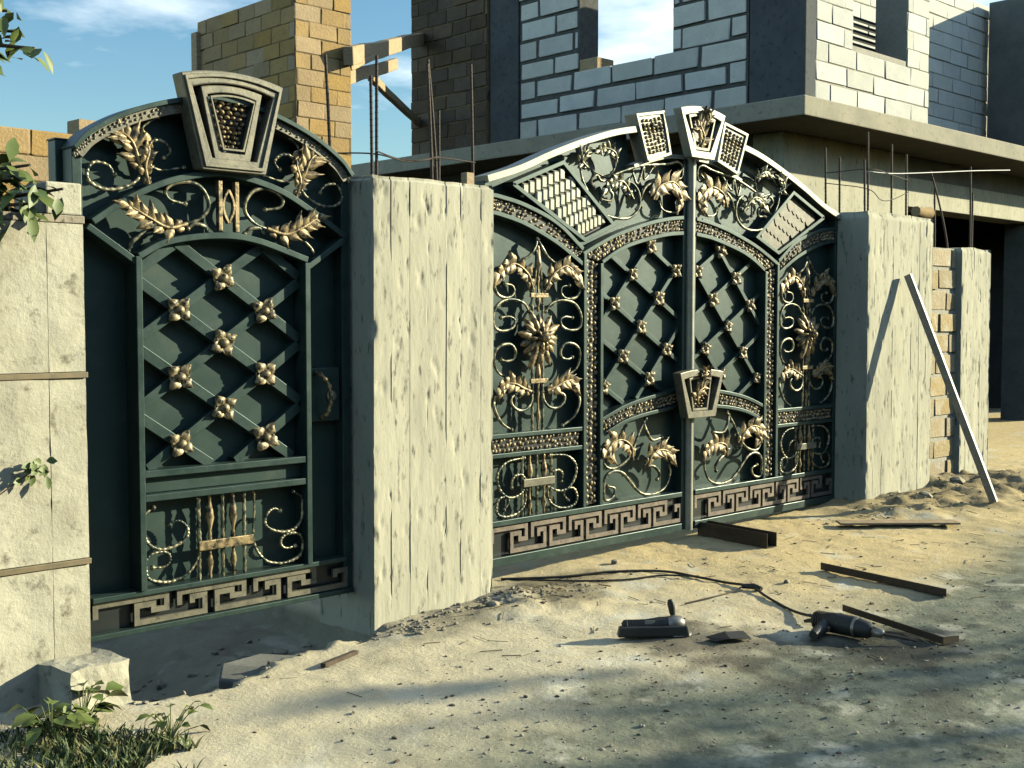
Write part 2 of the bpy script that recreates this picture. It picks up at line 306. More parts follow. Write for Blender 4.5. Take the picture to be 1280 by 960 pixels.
# ------------------------------------------------------------------ concrete gate pillars
def cast_mesh(name, x0, x1, y0, y1, z0, z1, seams, mat, seed, origin, lean=0, rough=1.0):
    per = []
    def edge(ax, ay, bx, by, nx_, ny_, st, front):
        L = math.hypot(bx-ax, by-ay); k = max(2, int(L/st))
        ts = [i/k for i in range(k)]
        if front == 1:
            for q in seams: ts += [(q+o_-ax)/(bx-ax) for o_ in (-.010, -.005, -.0018, .0018, .005, .010)]
        for t in sorted({round(t, 5) for t in ts if 0 <= t < 1}): per.append((ax+(bx-ax)*t, ay+(by-ay)*t, nx_, ny_, front))
    edge(x0, y0, x1, y0, 0, -1, .0105, 1); edge(x1, y0, x1, y1, 1, 0, .05, 0); edge(x1, y1, x0, y1, 0, 1, .08, 0); edge(x0, y1, x0, y0, -1, 0, .03, 2)
    zs = []; z = z0
    while z < z1-.012: zs.append(z); z += .022
    zs += [z1-.012, z1]
    boards = [random.Random(seed*31+i).uniform(-.0018, .0018) for i in range(len(seams)+1)]
    vs = []; n = len(per)
    for z in zs:
        for (x, y, nx_, ny_, fr) in per:
            d = .003*rough*nf(x*1.5+seed, y*1.5, z*.8, 2)+.0018*rough*nf(x*14+seed, y*14, z*4, 3)
            if fr == 1:
                bi = sum(1 for s in seams if s < x); d += boards[bi]
                for s in seams:
                    w = abs(x-s)
                    if w < .0085: g_ = sstep(.05, .50, nf(z*2.1, s*13, seed, 4)); d -= (.011 if w < .003 else .0)*g_*(.5+1.2*max(0, nf(z*7, s*5, seed, 3)))
                pit = nf(x*16+seed, z*9, 3, 3)
                if pit > .50: d -= .006*min(1, (pit-.50)*8)
            ex = min(abs(x-x0)+abs(y-y0), abs(x-x1)+abs(y-y0))
            cx = 0
            if ex < .022:
                c = (.022-ex)/.022*(.001+.020*max(0, nf(z*7, x*.7, seed+3, 5)-.12)); d -= c; cx = c*(1 if abs(x-x0) < abs(x-x1) else -1)
            if z > z1-.02: d -= .010+.012*max(0, nf(x*5, y*5, seed, 3))
            vs.append((x+nx_*d+(cx if fr == 1 else 0)+lean*(z-z0), y+ny_*d, z+(.012*nf(x*4, y*4, seed, 3) if z > z1-.03 else 0)))
    fs = [(j*n+i, j*n+(i+1) % n, (j+1)*n+(i+1) % n, (j+1)*n+i) for j in range(len(zs)-1) for i in range(n)]
    fs.append(tuple((len(zs)-1)*n+i for i in range(n)))
    m = bpy.data.meshes.new(name); o = Vector(origin); m.from_pydata([tuple(Vector(v)-o) for v in vs], [], fs)
    m.polygons.foreach_set('use_smooth', [True]*(len(fs)-1)+[False]); m.materials.append(MATS[mat]); m.set_sharp_from_angle(angle=R(38)); return m
def rebar(parent, x, y, z0, z1, dx=0, dy=0, r=.0085):
    mb = MB(); n = 14; pts = [(x+dx*(i/n)**1.4, y+dy*(i/n), z0+(z1-z0)*i/n) for i in range(n+1)]
    mb.tube(pts, r, 7)
    k = int((z1-z0)/.03)
    for i in range(k):
        t = (i+.5)/k; cx = x+dx*t**1.4; cy = y+dy*t; z = z0+(z1-z0)*t
        mb.lathe([(r, -.003), (r*1.28, -.001), (r*1.28, .001), (r, .003)], (cx, cy, z), 6)
    return mb.build('rebar', 'rebar', parent)
def wire(parent, pts, r=.004, name='tie_wire', mat='rebar', k=6):
    mb = MB(); mb.tube(catmull(pts, k), r, 6); return mb.build(name, mat, parent)

pc = empty('concrete_pillar', (4.19, 0, -.1), 'tall pale board-marked concrete pillar between the small gate and the double gate', 'pillar', 'concrete gate pillars')
link('shaft', cast_mesh('shaft', 3.792, 4.638, -.22, .28, -.6, 2.262, [3.905, 4.03, 4.15, 4.285, 4.39, 4.54], 'concrete', 1, (4.19, 0, -.1), lean=.004), pc, (4.19, 0, -.1))
for a in ((3.885, -.1, 2.24, 2.79, -.005), (3.915, -.1, 2.24, 2.90, .005), (4.28, -.12, 2.24, 2.90, -.03), (4.33, -.1, 2.24, 2.93, -.06), (4.60, -.1, 2.24, 2.95, -.015), (4.56, .15, 2.24, 2.72, .0)): rebar(pc, *a)
wire(pc, [(3.76, .15, 2.40), (3.9, -.1, 2.385), (4.1, -.13, 2.36), (4.32, -.13, 2.40), (4.6, -.12, 2.40)]); wire(pc, [(3.9, -.112, 2.40), (4.05, -.12, 2.37), (4.2, -.14, 2.375), (4.33, -.115, 2.41)])
rebar(pc, 3.80, .15, 2.2, 2.92, -.03)
mb = MB(); mb.box(4.50, 4.555, -.16, -.11, 2.2, 2.335); mb.build('form_offcut', 'wood', pc, .002)

pr = empty('concrete_pillar', (9.2, 0, 0), 'wide concrete pillar right of the double gate with a steel tube leaning on it', 'pillar', 'concrete gate pillars')
link('shaft', cast_mesh('shaft', 8.598, 9.66, -.32, .28, -.6, 2.365, [8.70, 8.84, 8.99, 9.14, 9.30, 9.43, 9.55], 'concrete', 2, (9.2, 0, 0), lean=-.006), pr, (9.2, 0, 0))
for a in ((8.80, .2, 2.34, 2.93, -.02), (8.93, .15, 2.34, 2.86, -.01), (8.95, -.1, 2.34, 3.04, -.02), (8.90, -.1, 2.34, 2.81, -.02), (9.33, -.1, 2.34, 2.98, -.01), (9.58, -.1, 2.34, 2.92, -.01)): rebar(pr, *a)
wire(pr, [(8.8, .2, 2.64), (8.94, -.1, 2.58), (9.1, -.13, 2.50), (9.33, -.11, 2.52), (9.58, -.12, 2.60)]); wire(pr, [(8.78, .2, 2.72), (8.95, -.11, 2.74), (9.3, -.12, 2.72), (9.6, -.11, 2.70)])
mb = MB(); mb.tube([(9.56, -.20, 2.43), (9.66, -.20, 2.42), (9.80, -.20, 2.43)], [.045, .05, .052], 9); mb.build('mortar_lump', 'limestone', pr)

pf = empty('concrete_pillar', (10.75, 0, 0), 'narrow concrete pillar at the far right end of the stone infill wall', 'pillar', 'concrete gate pillars')
link('shaft', cast_mesh('shaft', 10.42, 11.0, -.22, .28, -.6, 2.16, [10.53, 10.66, 10.80, 10.9], 'concrete', 3, (10.75, 0, 0), lean=-.012), pf, (10.75, 0, 0))
for a in ((10.10+.36, -.05, 2.1, 2.83, -.36), (10.5, .1, 2.1, 2.72, -.02), (10.79, -.1, 2.1, 2.92, -.02), (10.93, -.05, 2.1, 2.70, .0)): rebar(pf, *a)

# block mesh shared by all masonry
def block_mesh(name, mat, seed):
    bm = bmesh.new(); bmesh.ops.create_cube(bm, size=1); bmesh.ops.bevel(bm, geom=bm.edges[:], offset=.03, segments=1, affect='EDGES')
    rr = random.Random(seed)
    for v in bm.verts: v.co += Vector((rr.uniform(-.02, .02), rr.uniform(-.02, .02), rr.uniform(-.025, .025)))
    me = bpy.data.meshes.new(name); bm.to_mesh(me); bm.free(); me.materials.append(MATS[mat]); return me
BM = {m: [block_mesh('block', m, i) for i in range(4)] for m in ('aac', 'limestone', 'brown_brick', 'pale_limestone')}
def masonry(parent, p0, ang, length, z0, z1, bl, bh, mat, mortar, thick=.3, gap=.012, recess=.012, holes=(), seed=0, name='block_wall', bname='block', jit=.004, both=False):
    """wall along direction ang (radians) from p0; outer face is on the right hand side (-normal); holes = (u0,u1,z0,z1)"""
    rr = random.Random(seed); du = Vector((math.cos(ang), math.sin(ang), 0)); dn = Vector((-math.sin(ang), math.cos(ang), 0)); P = Vector((p0[0], p0[1], 0))
    mb = MB()
    rows = max(1, round((z1-z0)/bh)); h = (z1-z0)/rows
    # mortar core, cut round the holes
    cuts_u = sorted({0.0, length, *[max(0, min(length, q)) for hh in holes for q in hh[:2]]}); cuts_z = sorted({z0, z1, *[max(z0, min(z1, q)) for hh in holes for q in hh[2:]]})
    for a, b in zip(cuts_u, cuts_u[1:]):
        for c, d in zip(cuts_z, cuts_z[1:]):
            mu, mz = (a+b)/2, (c+d)/2
            if any(q[0] < mu < q[1] and q[2] < mz < q[3] for q in holes): continue
            e = .004
            cs = [P+du*(a+(e if a == 0 else 0))+dn*recess, P+du*(b-(e if b == length else 0))+dn*recess, P+du*(b-(e if b == length else 0))+dn*(thick-recess*both), P+du*(a+(e if a == 0 else 0))+dn*(thick-recess*both)]
            mb.add([(q.x, q.y, c) for q in cs]+[(q.x, q.y, d-.003) for q in cs], [(0, 1, 2, 3), (4, 5, 6, 7), (0, 1, 5, 4), (1, 2, 6, 5), (2, 3, 7, 6), (3, 0, 4, 7)])
    core = mb.build(name, mortar, parent)
    for r in range(rows):
        za = z0+r*h; zc = za+h/2; u = -bl*(0 if r % 2 else .5)+rr.uniform(-.06, .06)*bl
        while u < length-.01:
            L = bl*rr.uniform(.9, 1.06); segs = [(max(0, u), min(length, u+L))]; u += L
            for hh in holes:
                if hh[2] < zc < hh[3]:
                    ns = []
                    for a, b in segs:
                        if b <= hh[0] or a >= hh[1]: ns.append((a, b))
                        else:
                            if a < hh[0]: ns.append((a, hh[0]))
                            if b > hh[1]: ns.append((hh[1], b))
                    segs = ns
            for a, b in segs:
                if b-a < .05: continue
                c = P+du*((a+b)/2)+dn*(.06+rr.uniform(-jit, jit))
                o = link(bname, BM[mat][rr.randrange(4)], core, (c.x, c.y, zc+rr.uniform(-jit, jit)), (rr.uniform(-.006, .006), rr.uniform(-.008, .008), ang+rr.uniform(-.006, .006)), (b-a-gap*rr.uniform(.6, 1.5), .12, h-gap*rr.uniform(.6, 1.5)))
    return core

iw = empty('infill_wall', (10.1, 0, 0), 'low yellow stone block wall filling the gap between the two right hand pillars', 'wall')
masonry(iw, (9.66, -.17), 0, .80, -.3, 2.15, .40, .195, 'pale_limestone', 'pale_mortar', .3, .030, .016, seed=4, jit=.006)

# ------------------------------------------------------------------ pale stone clad pillar on the left
pl = empty('clad_pillar', (1.8, 0, -.1), 'cream stone clad pillar with brown joint strips at the left edge', 'pillar')
mb = MB(); mb.box(1.22, 2.215, -.225, .3, -.6, 1.915); mb.build('core', 'dark_concrete', pl)
def slab(x0, x1, z0, z1, seed):
    n, m = max(3, int((x1-x0)/.025)), max(3, int((z1-z0)/.025)); vs = []; fs = []
    for j in range(m+1):
        for i in range(n+1):
            x = x0+(x1-x0)*i/n; z = z0+(z1-z0)*j/m; e = i in (0, n) or j in (0, m)
            vs.append((x, -.252+.006*nf(x*6+seed, z*6, 1, 4), z))
    for j in range(m):
        for i in range(n): k = j*(n+1)+i; fs.append((k, k+1, k+n+2, k+n+1))
    ring = [i for i in range(n+1)]+[(j+1)*(n+1)-1 for j in range(1, m+1)]+[m*(n+1)+i for i in range(n-1, -1, -1)]+[j*(n+1) for j in range(m-1, 0, -1)]
    k = len(vs); L = len(ring); vs += [vs[q] for q in ring]+[(vs[q][0], -.226, vs[q][2]) for q in ring]
    fs += [(k+q, k+L+q, k+L+(q+1) % L, k+(q+1) % L) for q in range(L)]
    b = MB(); b.add(vs, fs); b.sm = [True]*(n*m)+[False]*L; return b.build('cladding_slab', 'marble', pl)
i = 0
for z0, z1 in ((-.35, .462), (.492, 1.262), (1.292, 1.915)):
    for x0, x1 in ((1.22, 1.63), (1.632, 2.0765), (2.0795, 2.237)): slab(x0, x1, z0, z1, i*3.7); i += 1
for z in (.465, 1.265):
    mb = MB(); mb.box(1.22, 2.243, -.262, -.227, z, z+.024); mb.build('joint_strip', 'copper_strip', pl, .002)
mb = MB(); mb.box(1.9, 2.244, -.256, .28, 1.917, 1.95); mb.build('cap_slab', 'stone', pl, .004)
mb = MB(); mb.box(2.085, 2.24, -.24, .1, 1.952, 2.088); mb.build('cap_block', 'marble', pl, .008)

def rock_mesh(name, mat, seed, sub=2, rough=.25):
    bm = bmesh.new(); bmesh.ops.create_icosphere(bm, subdivisions=sub, radius=.5)
    for v in bm.verts:
        d = 1+rough*1.6*nf(v.co.x*1.6+seed*7, v.co.y*1.6, v.co.z*1.6, 3); v.co *= d
        for ax in range(3): v.co[ax] = max(-.42, min(.42, v.co[ax]))
    me = bpy.data.meshes.new(name); bm.to_mesh(me); bm.free(); me.materials.append(MATS[mat])
    return me
ROCK = [rock_mesh('stone', 'stone', i) for i in range(5)]
def stone(x, y, size, label, rot=0, sink=.3, group='loose stones on the ground', m=0, z=None):
    zz = gz(x, y) if z is None else z
    o = link('stone', ROCK[m], None, (x, y, zz+size[2]*(.42-sink)), (0, 0, rot), size); return tag(o, label, 'stone', group)
# rough footing stone by the clad pillar
bm = bmesh.new(); bmesh.ops.create_cube(bm, size=1); bmesh.ops.subdivide_edges(bm, edges=bm.edges[:], cuts=7, use_grid_fill=True)
for v in bm.verts:
    p = v.co.copy(); p.x *= .30*(1-.12*(p.z+.5)); p.y *= .30; p.z *= .36
    p += Vector((nf(p.x*7, p.y*7, p.z*7, 4), nf(p.x*7+5, p.y*7, p.z*7, 4), nf(p.x*7, p.y*7+5, p.z*7, 4)))*.012; v.co = p
me = bpy.data.meshes.new('footing_stone'); bm.to_mesh(me); bm.free(); me.materials.append(MATS['marble'])
fo = link('footing_stone', me, None, (2.155, -.33, -.10), (0, 0, .12)); tag(fo, 'squared cream footing stone at the bottom of the clad pillar beside the ditch', 'stone')

# ------------------------------------------------------------------ gate ornament builders
def tf(cx, s): return lambda q: (cx+s*q[0], q[1])
def scroll(parent, pts, T, r=.010, y=-.045, mat='patina', name='scroll', tip=True, knobs=False):
    c = catmull(pts, 8); n = len(c); P = []; rad = []
    for i, q in enumerate(c):
        x, z = T(q); t = i/(n-1); P.append((x, y-.010*math.sin(t*math.pi), z)); rr = r*(.72+.4*math.sin(math.pi*min(1, t*1.1)))
        if knobs: rr *= 1+.22*math.sin(i*1.9)
        rad.append(rr)
    mb = MB(); mb.tube(P, rad, 7)
    if tip:
        for e in (0, -1):
            x, y_, z = P[e]; mb.lathe([(.002, -.013), (.010, -.009), (.0145, 0), (.010, .009), (.002, .013)], (x, y_, z), 7, 'y')
    return mb.build(name, mat, parent)
def acanthus(parent, pts, T, Wd, y=-.055, lobes=4, mat='gold', depth=.016, name='acanthus_leaf'):
    """leaf along a spline: tapered midrib, pairs of cupped pointed lobes swept forward, one end lobe"""
    c = catmull(pts, 12); n = len(c); mb = MB(); Wd *= 1.30; ln = sum((c[i+1]-c[i]).length for i in range(n-1)); nl = lobes+2; sp = ln/(nl+.6)
    def yc(t): return y-depth*(.3+.9*math.sin(math.pi*min(1, t*1.02)))
    P = []; rad = []
    for i, q in enumerate(c):
        t = i/(n-1); x, z = T(q); P.append((x, yc(t)-.006, z)); rad.append(.0075*(1-t)+.0035)
    mb.tube(P, rad, 6)
    def petal(q, d, L, w, y0, curl, side):
        nn = Vector((-d.y, d.x)); vs = []; fs = []; m, k = 7, 5
        for i in range(m):
            t = i/(m-1); ww = w*(.55+.62*math.sin(math.pi*min(1, t*.92)))*(1-t**2.2)+.001; bend = nn*side*L*.16*t*t
            for j in range(k):
                s = -1+2*j/(k-1); qq = q+d*L*t*(1-.07*abs(s))+nn*s*ww+bend; x, z = T(qq)
                vs.append((x, y0-.007*math.sin(math.pi*t*.9)*(1-.2*s*s)-.006*(1-abs(s))**2+.007*s*s*t-curl*t*t*t, z))
        for i in range(m-1):
            for j in range(k-1): a = i*k+j; fs.append((a, a+1, a+k+1, a+k))
        mb.add(vs, fs, True); mb.add([(v[0], v[1]+.0045, v[2]) for v in vs], fs, True)
    for l in range(nl):
        t = .10+.80*l/nl; i = min(int(t*(n-1)), n-2); d = (c[i+1]-c[max(0, i-1)]).normalized(); env = math.sin(math.pi*(.20+.68*l/nl))
        for side in (-1, 1):
            a = side*R(72-34*l/nl+(6 if l % 2 else -4)); dd = Vector((d.x*math.cos(a)-d.y*math.sin(a), d.x*math.sin(a)+d.y*math.cos(a)))
            petal(c[i], dd, Wd*env*(1.20 if l % 2 else .90), sp*.50, yc(t)-.002*(l % 2), .012+.010*((l*7) % 3-1), -side)
    petal(c[int(.80*(n-1))], (c[-1]-c[int(.80*(n-1))]).normalized(), max(ln*.30, Wd*.75), sp*.62, yc(.85), .016, 1)
    return mb.build(name, mat, parent)
def rosette_mesh():
    mb = MB()
    for k in range(4):
        a0 = math.pi/4+k*math.pi/2; n = 6; ks = 5; vs = []; fs = []
        for i in range(n):
            t = i/(n-1); w = .5*math.sin(math.pi*(.12+.80*t))**.8
            for j in range(ks):
                s = -1+2*j/(ks-1); r = .12+.90*t-.12*s*s*t
                x = r*math.cos(a0)-s*w*.75*math.sin(a0); z = r*math.sin(a0)+s*w*.75*math.cos(a0)
                vs.append((x, -.10-.34*math.sin(t*2.4)*(1-.25*s*s)+.20*t*t*abs(s)-.05*math.cos(s*5), z))
        for i in range(n-1):
            for j in range(ks-1): q = i*ks+j; fs.append((q, q+1, q+ks+1, q+ks))
        mb.add(vs, fs, True)
        back = [(v[0], v[1]+.08, v[2]) for v in vs]; mb.add(back, fs, True)
    mb.lathe([(.40, 0), (.42, -.16), (.30, -.30), (.28, -.42), (.22, -.52), (.05, -.56)], (0, 0, 0), 10, 'y')
    mb.lathe([(.66, .02), (.70, -.05), (.55, -.10), (.3, -.12)], (0, 0, 0), 8, 'y')
    return mb.mesh('rosette', 'pale_gold')
ROS = rosette_mesh()
def pebbles(parent, cells, mat='pale_gold', name='hammered_strip', seed=1, h=.010):
    """cells: list of (x,z,half length,half width,angle,y)"""
    rr = random.Random(seed); mb = MB()
    for x, z, a, b, an, y in cells:
        n = 7; ca, sa = math.cos(an), math.sin(an); vs = []
        for rad, dy in ((1, 0), (.72, -h*.75)):
            for j in range(n):
                t = 2*math.pi*j/n; p, q = a*rad*math.cos(t)*rr.uniform(.85, 1.12), b*rad*math.sin(t)*rr.uniform(.85, 1.12)
                vs.append((x+p*ca-q*sa, y+dy, z+p*sa+q*ca))
        vs.append((x+rr.uniform(-.2, .2)*a, y-h*rr.uniform(.85, 1.15), z))
        mb.add(vs, [(j, (j+1) % n, n+(j+1) % n, n+j) for j in range(n)]+[(n+j, n+(j+1) % n, 2*n) for j in range(n)], True)
    return tag(mb.build(name, mat, parent), kind='stuff')
def strip_cells(c0, c1, T, y, seed, nper=3, pitch=.030):
    """pebbles between two boundary curves (lists of points of equal length, param 0..1)"""
    rr = random.Random(seed); cells = []
    L = sum((Vector(a)-Vector(b)).length for a, b in zip(c0, c0[1:])); m = int(L/pitch)
    def at(c, t): f = t*(len(c)-1); i = min(int(f), len(c)-2); return Vector(c[i]).lerp(Vector(c[i+1]), f-i)
    for k in range(m):
        for j in range(nper):
            t = (k+.5+(.5 if j % 2 else 0)*.9+rr.uniform(-.28, .28))/m
            if t > .995: continue
            a, b = at(c0, t), at(c1, t); p = a.lerp(b, (j+.5)/nper+rr.uniform(-.07, .07)); d = at(c0, min(1, t+.01))-at(c0, max(0, t-.01)); w = (b-a).length/nper
            q = T(p); q2 = T(p+d); an = math.atan2(q2[1]-q[1], q2[0]-q[0])+rr.uniform(-.6, .6)+.7
            cells.append((q[0], q[1], min(pitch*rr.uniform(.34, .56), .019), w*rr.uniform(.30, .46), an, y))
    return cells
def meander(parent, x0, x1, z0, z1, n, yf, mat='bronze', w=.02):
    P = (x1-x0-.32*(x1-x0)/(n+.32))/n; H = z1-z0
    unit = [(0, .45), (0, 1), (.84, 1), (.84, .45), (.68, .45), (.68, .72), (.48, .72), (.48, 0), (1.32, 0), (1.32, .72), (1.16, .72), (1.16, .45)]
    mb = MB(); mb.strip([(a*P, b*(H-w)+w/2) for a, b in unit], w, -.009, .009)
    me = mb.mesh('key_ornament', mat)
    for i in range(n):
        link('key_ornament', me, parent, (x0+w/2+i*P, yf, z0))
    return P
def spindle(parent, x, z0, z1, y=-.045, mat='gold', bulge=.020, name='spindle'):
    h = z1-z0; mb = MB()
    mb.lathe([(.006, z0), (.009, z0+.02*h), (.007, z0+.08*h), (bulge*.8, z0+.18*h), (.007, z0+.30*h), (.006, z0+.42*h), (.011, z0+.50*h), (.006, z0+.56*h), (bulge, z0+.72*h), (bulge*.8, z0+.80*h), (.007, z0+.92*h), (.010, z0+.97*h), (.006, z1)], (x, y, 0), 9)
    return mb.build(name, mat, parent)
def twisted(parent, x, z0, z1, y=-.045, mat='patina', r=.009):
    mb = MB(); n = int((z1-z0)/.018)
    mb.lathe([(r*(1.18 if i % 2 else .82), z0+(z1-z0)*i/n) for i in range(n+1)], (x, y, 0), 7); return mb.build('twisted_bar', mat, parent)
def bar_clip(inside, p, d, lo=-3, hi=3, st=.004):
    run = []; best = []
    t = lo
    while t < hi:
        q = (p[0]+d[0]*t, p[1]+d[1]*t)
        if inside(*q): run.append(q)
        else:
            if len(run) > len(best): best = run
            run = []
        t += st
    if len(run) > len(best): best = run
    return (best[0], best[-1]) if len(best) > 8 else None
def keyframe(mb, c, wt, wb, z0, z1, bar, y0, y1, arc=.03, n=8):
    """closed trapezoid frame, arched top"""
    def outline(k):
        wt_, wb_, z0_, z1_ = wt-k, wb-k*.9, z0+k, z1-k
        top = [(c+wt_*(1-2*i/n), z1_+arc*(1-(1-2*i/n)**2)) for i in range(n+1)]
        return [(c-wb_, z0_), (c+wb_, z0_)]+top
    a, b = outline(0), outline(bar); m = len(a)
    vs = [(x, y0, z) for x, z in a]+[(x, y0, z) for x, z in b]+[(x, y1, z) for x, z in a]+[(x, y1, z) for x, z in b]
    fs = []
    for i in range(m):
        j = (i+1) % m; fs += [(i, j, m+j, m+i), (2*m+i, 2*m+j, 3*m+j, 3*m+i), (i, j, 2*m+j, 2*m+i), (m+i, m+j, 3*m+j, 3*m+i)]
    mb.add(vs, fs)
def trap_cells(c, wt, wb, z0, z1, y, nx_, nz_, seed, T=None):
    rr = random.Random(seed); out = []
    for k in range(nz_):
        t = (k+.5)/nz_; w = wb+(wt-wb)*t
        for i in range(nx_):
            x = c+w*(-1+2*(i+.5+(.25 if k % 2 else -.25)*.8)/nx_); z = z0+(z1-z0)*t
            q = (x, z) if not T else T((x, z))
            out.append((q[0]+rr.uniform(-.003, .003), q[1]+rr.uniform(-.003, .003), w/nx_*.92, (z1-z0)/nz_*.46, rr.uniform(-.7, .7), y))
    return out

# ------------------------------------------------------------------ small pedestrian gate
CX = 3.03
pg = empty('pedestrian_gate', (CX, 0, .07), 'narrow arched dark green metal gate with nine gold rosettes on a diagonal lattice', 'gate')
Tp = tf(CX, 1)
OUT = smooth_tab([(-.745, 2.262), (-.67, 2.340), (-.50, 2.440), (-.30, 2.513), (-.13, 2.550), (0, 2.560), (.13, 2.550), (.30, 2.513), (.50, 2.440), (.67, 2.340), (.745, 2.262)])
MID = smooth_tab([(-.665, 1.945), (-.50, 2.055), (-.30, 2.150), (-.08, 2.205), (.06, 2.207), (.30, 2.155), (.50, 2.060), (.70, 1.945)])
INN = smooth_tab([(-.455, 1.800), (-.31, 1.872), (-.06, 1.912), (.16, 1.900), (.46, 1.815)])
P_ = lambda tab: [Tp(q) for q in tab]
mb = MB(); mb.prism([Tp((-.74, .08)), Tp((.74, .08))]+[Tp(q) for q in OUT[::-1]], .030, .036); mb.build('back_sheet', 'green_paint', pg)
mb = MB(); mb.box(CX-.745, CX-.70, -.045, .05, .075, 2.262); mb.build('stile', 'frame_paint', pg, .003)
mb = MB(); mb.box(CX+.695, CX+.745, -.045, .05, .075, 2.262); mb.build('stile', 'frame_paint', pg, .003)
mb = MB(); mb.strip(P_(OUT), .022, -.085, .06); mb.build('arch_rail', 'frame_paint', pg, .002)
mb = MB(); mb.strip(P_(OUT), .045, -.06, .029, -.035); mb.build('arch_band', 'key_paint', pg, .002)
cA = [(x, z-.020) for x, z in OUT]; cB = [(x, z-.052) for x, z in OUT]
pebbles(pg, strip_cells(cA, cB, Tp, -.060, 3, 2, .022), 'key_paint', 'hammered_band', 3, .007)
mb = MB(); mb.strip(P_(MID), .030, -.075, .029); mb.build('middle_arch', 'frame_paint', pg, .003)
mb = MB(); mb.strip(P_(INN), .030, -.085, .029); mb.build('inner_arch', 'frame_paint', pg, .003)
for sx in (-1, 1):
    mb = MB(); mb.strip([(CX+sx*.690, 1.925), (CX+sx*.462, 1.775)], .030, -.075, .028); mb.build('diagonal_brace', 'frame_paint', pg, .003)
    mb = MB(); mb.box(CX+sx*.457-.015, CX+sx*.457+.015, -.085, .028, .262, 1.80); mb.build('panel_stile', 'frame_paint', pg, .003)
for z, hh in ((.800, .016), (.688, .016)):
    mb = MB(); mb.box(CX-.441, CX+.441, -.080, .028, z-hh, z+hh); mb.build('rail', 'frame_paint', pg, .003)
mb = MB(); mb.box(CX-.441, CX+.441, -.03, .027, .706, .782); mb.build('kick_band', 'green_paint', pg, .003)
mb = MB(); mb.box(CX-.698, CX+.693, -.072, .028, .238, .262); mb.build('rail', 'frame_paint', pg, .003)
mb = MB(); mb.box(CX-.743, CX+.743, -.07, .048, .066, .092); mb.build('rail', 'frame_paint', pg, .003)
mb = MB(); mb.box(CX-.698, CX+.693, -.015, .027, .093, .237); mb.build('frieze_backing', 'dark_steel', pg)
meander(pg, CX-.690, CX+.69, .097, .233, 3, -.040, 'key_paint', .026)
# lattice
INZ = lambda x: interp(INN, x)
def ins(x, z): return -.44 < x < .44 and .816 < z < INZ(x)-.012
a = Vector((.232, -.157)).normalized(); b = Vector((.232, .157)).normalized()
for d, y0, y1 in ((a, -.034, .029), (b, -.030, .0285)):
    for k in range(-6, 7):
        p = Vector((-.007, 1.400))+Vector((0, .3155))*k
        seg = bar_clip(ins, p, d)
        if seg: mb = MB(); mb.strip([Tp(seg[0]), Tp(seg[1])], .050, y0, y1); mb.build('lattice_bar', 'frame_paint', pg, .002)
for i in range(-1, 2):
    for j in range(5):
        x = -.007+.232*i; z = 1.400+.157*(abs(i) % 2)+.3155*(j-2)
        if .88 < z < 1.76 and abs(x) < .4: link('rosette', ROS, pg, (CX+x, -.034, z), (random.uniform(-.08, .08), random.uniform(-.3, .3), random.uniform(-.08, .08)), [.076*random.uniform(.92, 1.08)]*3)
# keystone
ks = MB(); keyframe(ks, CX+.02, .275, .172, 2.215, 2.650, .058, -.125, -.035, .035); kst = ks.build('keystone', 'key_paint', pg, .006)
ks = MB(); keyframe(ks, CX+.02, .262, .160, 2.228, 2.638, .018, -.136, -.124, .034); ks.build('outer_moulding', 'key_paint', kst, .003)
ks = MB(); ks.prism([(CX+.02-.13, 2.26), (CX+.02+.13, 2.26), (CX+.02+.235, 2.62), (CX+.02, 2.66), (CX+.02-.235, 2.62)], -.055, -.037); ks.build('recess_plate', 'dark_steel', kst)
ks = MB(); keyframe(ks, CX+.015, .165, .095, 2.270, 2.600, .034, -.115, -.056, .02); ks.build('inner_moulding', 'key_paint', kst, .004)
ks = MB(); keyframe(ks, CX+.015, .122, .058, 2.314, 2.560, .010, -.126, -.1155, .016); ks.build('inner_bead', 'key_paint', kst, .002)
pebbles(kst, trap_cells(CX+.015, .110, .050, 2.325, 2.556, -.066, 5, 10, 5), 'gold', 'hammered_core', 5, .024)
ks = MB(); ks.prism([(CX+.015-.062, 2.30), (CX+.015+.062, 2.30), (CX+.015+.13, 2.57), (CX+.015-.13, 2.57)], -.066, -.0555); ks.build('core_plate', 'dark_steel', kst)
PT = [[(-0.299,2.262),(-0.268,2.291),(-0.291,2.328),(-0.347,2.337),(-0.394,2.304),(-0.395,2.247),(-0.329,2.204),(-0.2,2.225)],[(-0.542,2.164),(-0.574,2.205),(-0.639,2.212),(-0.672,2.171),(-0.665,2.125),(-0.600,2.095),(-0.516,2.105),(-0.441,2.146),(-0.405,2.214),(-0.413,2.296),(-0.406,2.386),(-0.324,2.449)]]
PM = [[(-0.202,2.055),(-0.281,2.069),(-0.305,2.105),(-0.273,2.140),(-0.198,2.158),(-0.128,2.139),(-0.088,2.086),(-0.088,2.033),(-0.137,1.986),(-0.211,1.96),(-0.333,1.923)],[(-0.347,1.929),(-0.417,1.912),(-0.475,1.864),(-0.490,1.825)],[(-0.19,1.94),(-0.16,1.962),(-0.108,1.955),(-0.086,1.93)]]
PLT = [(-0.412,2.194),(-0.439,2.255),(-0.465,2.316),(-0.505,2.350),(-0.571,2.358)]
PLM = [(-0.204,1.96),(-0.305,1.938),(-0.402,1.977),(-0.47,2.014),(-0.517,2.035)]
